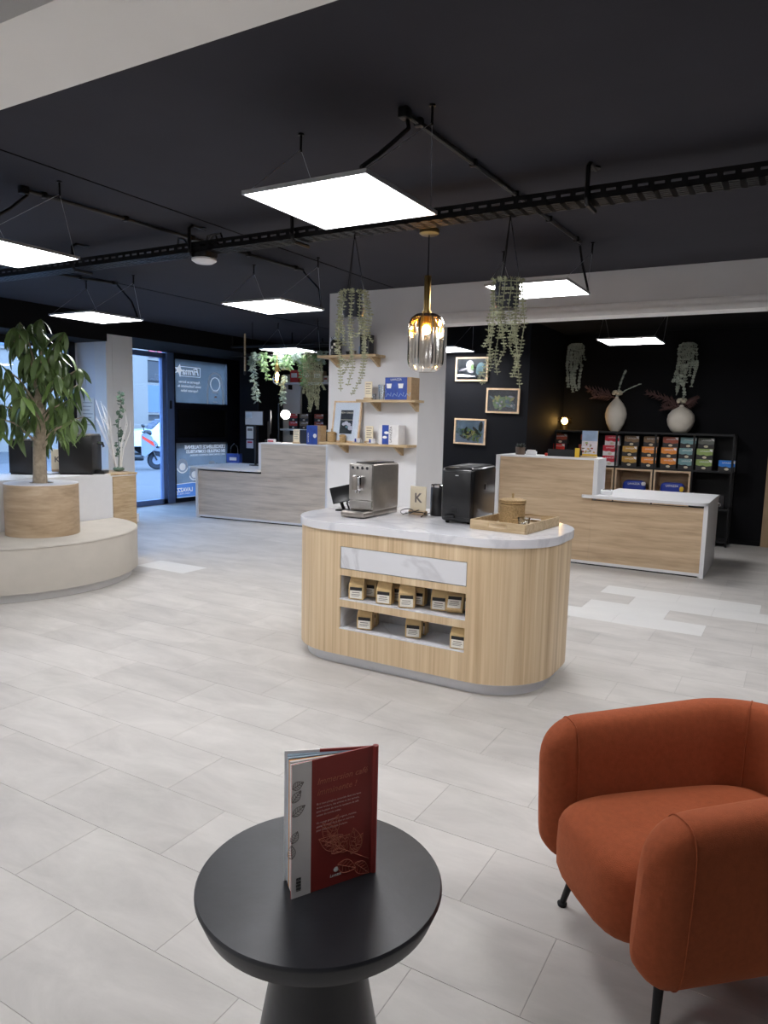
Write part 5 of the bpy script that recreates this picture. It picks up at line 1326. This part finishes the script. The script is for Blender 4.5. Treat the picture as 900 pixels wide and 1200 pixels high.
# vases with dried flowers
def vase(label, x, prof, seed, plume_dirs, upright):
    t = thing('vase', label, 'vase', (x, 10.14, ST+.012)); rg = random.Random(seed); H_ = prof[-1][1]
    obj('body', MB().lathe(prof + [(prof[-1][0]*.75, H_), (prof[-1][0]*.7, H_-.05)], 0, 0, 40, 0, False), 'ceramic', t)
    for (dx, dz, L, curl) in plume_dirs:
        n = 9; stem = [(dx*L*(i/n), -.03*(i/n), H_-.02 + dz*L*(i/n) - curl*L*(i/n)**2) for i in range(n+1)]
        mb = MB().tube(stem, .004, 5)
        for i in range(2, n+1):
            p = Vector(stem[i])
            for q in range(8):
                a = rg.uniform(0, 6.28); d = Vector((dx*.7+.6*cos(a)*.6, .5*sin(a), dz*.5+.6*cos(a+1)))
                mb.leaf(p, d, (0, 1, 0), .105*(1.15-.4*i/n), .017)
        obj('dried_plume', mb, 'dried_brown', t)
    for k in range(7):
        a = 2*pi*k/7; obj('dried_flower', MB().superell((.045*cos(a), .045*sin(a), H_+.045+.02*(k % 2)), .028, .028, .024, 2.2, 6), 'dried_cream', t)
    for (ex, ez) in upright:
        obj('grey_sprig', vine([(0, 0, H_), (ex*.35, 0, H_+ez*.5), (ex*.8, -.02, H_+ez*.85), (ex, -.02, H_+ez)], .012, .02, .006, rg), 'pearl_leaf_pale', t)
    for k in range(3): obj('stalk', MB().tube([(0, 0, H_-.06), (.02*(k-1), 0, H_+.05)], .003, 5), 'dried_brown', t)
pv1 = [(0, 0), (.055, 0), (.075, .02), (.12, .12), (.143, .22), (.145, .28), (.13, .36), (.09, .44), (.045, .50), (.022, .525), (.022, .545)]
vase('tall egg-shaped cream vase with brown plume on the shelving unit', -2.20, [(r_*.98, z_*.86) for r_, z_ in pv1], 5, [(-.92, .42, .42, .15), (-.85, .20, .36, .15)], [(.10, .36), (.30, .17)])
pv2 = [(0, 0), (.08, 0), (.12, .03), (.16, .1), (.175, .17), (.165, .24), (.12, .30), (.06, .335), (.03, .35), (.025, .372)]
vase('round cream vase with cream flowers and brown plume on the shelving unit', -1.365, [(r_*.98, z_*.98) for r_, z_ in pv2], 6, [(-.9, .5, .46, .15), (-.7, .12, .30, .2), (.75, .55, .20, .1)], [(.03, .2)])
# trailing plants fixed high on the back wall
def wall_trailer(label, u, v0, lens, seed):
    p = at_y(u, v0, 10.2); t = thing('trailing_plant', label, 'hanging plant', (p.x, 10.2, p.z), 0, 'pale trailing plants on the black wall'); rg = random.Random(seed)
    obj('wall_cup', MB().lathe([(0, -.09), (.035, -.09), (.05, -.02), (.04, -.02), (0, -.03)], 0, .06, 16), 'matte_black', t)
    obj('wall_hook', MB().box(-.008, .008, .06, .148, -.05, -.035), 'black_metal', t)
    for k, L in enumerate(lens):
        f = k/(len(lens)-1); x = -.11+.22*f; w = rg.uniform(-.015, .015); y = .03-.06*abs(sin(k*1.7))
        pts = [(x*.2, .05, -.03), (x*.55, y, .012), (x*.95, y, -.02), (x*1.05+w, y, -L*.5), (x*1.0-w, y, -L*.8), (x+rg.uniform(-.05, .05), y, -L)]
        obj('vine', vine(pts, .011, .026, .009, rg), 'pearl_leaf_pale', t)
wall_trailer('pale trailing plant on the black wall above the small lamp', 675, 404, [.52, .6, .42, .66, .5, .64, .34, .3, .62, .22], 51)
wall_trailer('pale trailing plant on the black wall above the round vase', 806, 403, [.5, .62, .66, .58, .66, .5, .3, .42, .34, .55], 52)
# small brass lamp
t = thing('table_lamp', 'small brass lamp with glowing ribbed glass head on the shelving unit', 'lamp', (-3.02+.11, 10.12, ST+.012))
lx = at_y(650, 501, 10.12).x; t.location.x = max(lx, SX0+.07)
obj('base', MB().lathe([(0, 0), (.045, 0), (.048, .01), (.044, .075), (0, .075)], 0, 0, 24), 'brass', t)
obj('glass_head', MB().lathe([(.04, .075), (.098, .087), (.104, .105), (.092, .12), (.104, .135), (.10, .165), (.08, .178), (.03, .182)], 0, 0, 28, 0, False), 'bulb_glass', t)
obj('bulb', MB().ball((0, 0, .125), .045, 0, 10), 'bulb_small', t)

# ================================================================== LEFT BACK: checkout things, shelf, greenery ring
LY = 10.45
def back_shelf(u0, u1, v, label):
    a, b = at_y(u0, v, LY), at_y(u1, v, LY); z = (a.z+b.z)/2
    t = thing('back_shelf', label, 'shelf', (0, 0, 0)); obj('board', MB().box(a.x, b.x+.6, LY-.12, 10.64, z-.015, z+.015), 'white_laminate', t)
    for x in (a.x+.1, b.x+.4): obj('bracket', MB().box(x-.01, x+.01, LY+.05, 10.64, z-.1, z-.015), 'matte_black', t)
    return z+.015
zs1 = back_shelf(333, 385, 504, 'white wall shelf with red and brown cartons behind the checkout')
zs2 = back_shelf(331, 385, 449.5, 'higher white wall shelf behind the greenery ring')
for (u, col) in ((346, 'red'), (358.5, 'taupe'), (376, 'rust')):
    x = at_y(u, 490, LY).x
    for k in range(2): carton(x, LY, zs1+k*.1365, col, '%s capsule carton, %s of its stack on the shelf behind the checkout' % ({'red': 'red', 'taupe': 'taupe', 'rust': 'rusty red'}[col], ('bottom', 'top')[k]), False)
for (u, wd, hh, mat, lab) in ((347, .09, .22, 'print_red', 'red printed box on the higher white shelf'), (361, .095, .22, 'kraft_side', 'brown box on the higher white shelf'), (374, .09, .20, 'counter_oak', 'dark brown box on the higher white shelf near the partition'), (384, .045, .11, 'paper', 'small pale box on the higher white shelf')):
    x = at_y(u, 440, LY).x
    t = thing('shelf_box', lab, 'box', (x, LY+.02, zs2)); obj('carton', MB().rbox(-wd, wd, -.08, .08, 0, hh, .004, 1), mat, t)
    obj('front_label', MB().box(-wd*.7, wd*.7, -.082, -.08, hh*.4, hh*.75), 'paper' if mat != 'paper' else 'print_rust', t)
# on the left counter (bar top z 1.155)
CO = Matrix.Translation((-5.52, 8.05, 0)) @ Matrix.Rotation(radians(6), 4, 'Z')
def onbar(u, z, dy=.15):
    y = 8.05+dy-.04; p = at_y(u, 500, y); return (p.x, y, z)
BZ = 1.155
t = thing('blue_carton', 'blue printed box with kraft side on the left checkout counter', 'box', onbar(371, BZ, .12), radians(6))
obj('carton', MB().box(-.11, .11, -.08, .08, 0, .26), 'kraft_side', t); f1 = obj('front_print', MB().box(-.11, .06, -.0815, -.08, 0, .26), 'blue_box', t)
obj('cup_print', MB().superell((.02, -.082, .12), .028, .0008, .03, 2, 6), 'white_print', f1)
lettering('LAVAZZA', .03, 'white_print', f1, Matrix.Translation((-.075, -.082, .03)) @ FACE_Y @ Matrix.Rotation(pi/2, 4, 'Z'))
t = tent_card('white menu card in wooden holder on the left checkout counter', onbar(347.5, BZ, .12), .10, .20, radians(6))
t = thing('dark_box', 'plain dark grey box between card and blue box on the checkout', 'box', onbar(358.5, BZ, .2), radians(6)); obj('carton', MB().rbox(-.07, .07, -.06, .06, 0, .19, .004, 1), 'dark_panel', t); obj('lid', MB().box(-.071, .071, -.061, .061, .175, .191), 'dark_panel', t)
mo = onbar(316, BZ, .2)
t = thing('monitor', 'black checkout monitor on a post, seen edge-on on the left counter', 'monitor', mo, radians(128))
obj('foot', MB().rbox(-.09, .09, -.07, .07, 0, .03, .008), 'black_plastic', t); obj('post', MB().box(-.015, .015, .0, .03, .03, .3), 'black_plastic', t)
obj('screen', MB().rbox(-.19, .19, -.02, .0, .12, .46, .006), 'black_plastic', t)
t = thing('receipt_printer', 'small pinkish card box at the foot of the checkout monitor', 'box', onbar(318.5, BZ, .08), radians(6)); obj('box', MB().rbox(-.055, .055, -.03, .03, 0, .05, .004), 'photo_pale', t); obj('print', MB().box(-.045, .045, -.0315, -.03, .012, .03), 'print_crimson', t)
t = thing('pen', 'white pen holder stick lying on the checkout counter', 'pen', onbar(328, BZ+.006, .1), radians(-20)); obj('barrel', MB().tube([(-.06, 0, .0), (.04, 0, .0)], .006, 6), 'white_laminate', t); obj('tip', MB().tube([(.04, 0, 0), (.06, 0, 0)], [.006, .002], 6), 'black_plastic', t)
ts = at_y(298, 490, 8.6)
t = thing('touch_screen', 'tilted customer touch screen on a stand behind the left desk', 'screen', (ts.x, 8.6, .765), radians(18))
obj('post', MB().tube([(0, .05, 0), (0, .05, ts.z-.765)], .02, 8).lathe([(0, 0), (.1, 0), (.1, .012), (0, .012)], 0, .05, 20), 'black_plastic', t)
hd = obj('display', MB().rbox(-.15, .15, -.015, .015, -.11, .11, .006), 'black_plastic', t, (0, 0, ts.z-.765))
obj('screen', MB().box(-.14, .14, -.0165, -.015, -.1, .1), 'screen_lit', hd)
obj('menu_tile', MB().box(-.13, -.03, -.018, -.0165, .0, .085), 'photo_sky', hd)
sp_ = at_y(333, 486, 8.7)
t = thing('spot_lamp', 'black desk spot lamp with glowing head behind the left counter', 'lamp', (sp_.x+.02, 8.7, 1.155-.415))
hgt = sp_.z-.74
obj('stand', MB().lathe([(0, 0), (.09, 0), (.09, .012), (0, .012)], -.16, .05, 20).tube([(-.16, .05, .012), (-.16, .05, hgt+.18), (-.06, .02, hgt+.06)], .012, 8), 'black_metal', t)
Mh = Matrix.Translation((0, 0, hgt)) @ Vector((.42, -.82, -.25)).to_track_quat('-Z', 'Y').to_matrix().to_4x4()
hd = obj('lamp_head', MB().lathe([(.075, 0), (.078, .02), (.05, .09), (.02, .11), (0, .11)], 0, 0, 24, 0, False), 'black_metal', t); hd.matrix_local = Mh
obj('lamp_disc', MB().lathe([(0, .012), (.07, .012)], 0, 0, 24, 0, False), 'spot_white', hd)
# notices on the dark pillar and a bag hook
for k, (v0, v1, mat, lab) in enumerate(((482, 492, 'photo_sky', 'light blue notice on the dark pillar by the touch screen'), (500, 514, 'paper', 'white notice on the dark pillar under the screen'), (516, 525, 'photo_pale', 'pinkish notice lowest on the dark pillar'))):
    a, b = at_y(289, v1, 9.9), at_y(297, v0, 9.9)
    t = thing('notice_sheet', lab, 'notice', ((a.x+b.x)/2, 9.9, (a.z+b.z)/2)); w, h_ = (b.x-a.x)/2, (b.z-a.z)/2
    obj('sheet', MB().box(-w, w, -.005, -.001, -h_, h_), mat, t); obj('heading', MB().box(-w*.7, w*.7, -.0065, -.005, h_*.3, h_*.7), 'print_crimson' if k == 2 else 'grey_ink', t)
q = at_y(289, 538, 9.2)
t = thing('shopping_bag', 'blue paper bag with black handles on the left desk', 'bag', (q.x, 8.9, .765), radians(10))
obj('bag', MB().rbox(-.12, .12, -.05, .05, 0, .15, .008), 'blue_box', t); obj('handle', MB().tube([(-.07, 0, .14), (-.06, 0, .26), (0, 0, .31), (.06, 0, .26), (.07, 0, .14)], .008, 6), 'black_plastic', t)
obj('bag_label', MB().box(-.06, .07, -.053, -.05, .04, .09), 'carton_white', t)
t = thing('payment_terminal', 'black payment terminal lying on the left desk beside the bar', 'terminal', (-6.72, 8.2, .765), radians(10)); obj('body', MB().rbox(-.07, .07, -.04, .04, 0, .045, .012, 3), 'black_plastic', t); obj('keypad', MB().box(-.05, .05, -.03, .02, .045, .0465), 'grey_ink', t)

# greenery ring with bulb over the left counter
GXc, GYc, GZc = -6.02, 7.82, 2.33
gr = thing('greenery_ring', 'garland of mixed greenery hung below the ceiling over the checkout', 'hanging plant', (GXc, GYc, GZc)); rg = random.Random(77)
obj('support_bar', MB().tube([(-1.0, -.05, .02), (.62, -.05, .02)], .008, 6).tube([(-.6, -.05, .02), (-.6, -.05, ZC-GZc)], .004, 5).tube([(.5, -.05, .02), (.5, -.05, ZC-GZc)], .004, 5), 'black_metal', gr)
def tuft(cx, cy, cz, dx, L, n, mat, W=.02, lf=.09):
    mb = MB(); pts = [(cx, cy, cz), (cx+dx*.3, cy-.03, cz-L*.25), (cx+dx*.7, cy-.03, cz-L*.65), (cx+dx, cy-.02, cz-L)]
    mb.tube(pts, .005, 4)
    for k in range(n):
        f = k/n; i = min(int(f*3), 2); p = Vector(pts[i]).lerp(Vector(pts[i+1]), f*3-i); a = rg.uniform(0, 6.28)
        mb.leaf(p, (cos(a), sin(a), rg.uniform(-.9, .3)), (0, 0, 1), lf*rg.uniform(.7, 1.2), W*rg.uniform(.8, 1.2))
    return mb
for k in range(11):
    x = -.62+1.2*k/10; obj('garland_sprig', tuft(x, rg.uniform(-.12, .08), .05, rg.uniform(-.1, .1), rg.uniform(.10, .24), 42, 'g', .018, .085), ('garland_leaf', 'garland_leaf_blue', 'garland_leaf')[k % 3], gr)
obj('long_sprig', tuft(-.60, -.05, .02, .10, .62, 110, 'g', .013, .075), 'garland_leaf_blue', gr)
obj('long_sprig', tuft(-.45, -.02, .02, .12, .32, 60, 'g', .016, .07), 'garland_leaf', gr)
obj('long_sprig', tuft(.2, -.05, 0, .12, .40, 70, 'g', .016, .07), 'garland_leaf', gr)
obj('long_sprig', tuft(-.15, .1, -.25, -.02, .38, 70, 'g', .013, .06), 'garland_leaf_blue', gr)
for k in range(7):
    x = .30+.045*k; L = (.5, .62, .7, .74, .66, .7, .45)[k]
    obj('vine', vine([(x, -.05, .04), (x, -.08, -.1), (x+.02, -.08, -L*.5), (x+.01, -.08, -L*.8), (x+rg.uniform(-.06, .06), -.06, -L)], .014, .024, .008, rg), 'pearl_leaf', gr)
obj('socket', MB().lathe([(0, -.20), (.03, -.20), (.034, -.17), (.02, -.10), (.006, -.09), (.006, .02)], -.17, -.05, 16), 'brass', gr)
gb = obj('bulb', MB().lathe([(.022, -.20), (.05, -.25), (.062, -.30), (.05, -.35), (.02, -.372), (0, -.376)], -.17, -.05, 24, 0, False), 'bulb_glass', gr)
obj('filament', MB().lathe([(.001, -.22), (.018, -.23), (.02, -.31), (.001, -.325)], -.17, -.05, 12), 'bulb_small', gb)
rod = at_y(287, 430, 8.6)
t = thing('hanging_rod', 'thin wooden rod hanging from the ceiling beside the greenery', 'rod', (rod.x, 8.6, 0)); a, b = at_y(287, 391, 8.6).z, at_y(287, 435, 8.6).z
obj('rod', MB().tube([(0, 0, b), (0, 0, a)], .014, 8), 'light_oak', t); obj('cord', MB().tube([(0, 0, a), (0, 0, ZC)], .003, 5), 'black_plastic', t); obj('end_weight', MB().lathe([(0, b-.06), (.018, b-.05), (.018, b), (0, b)], 0, 0, 10), 'black_metal', t)
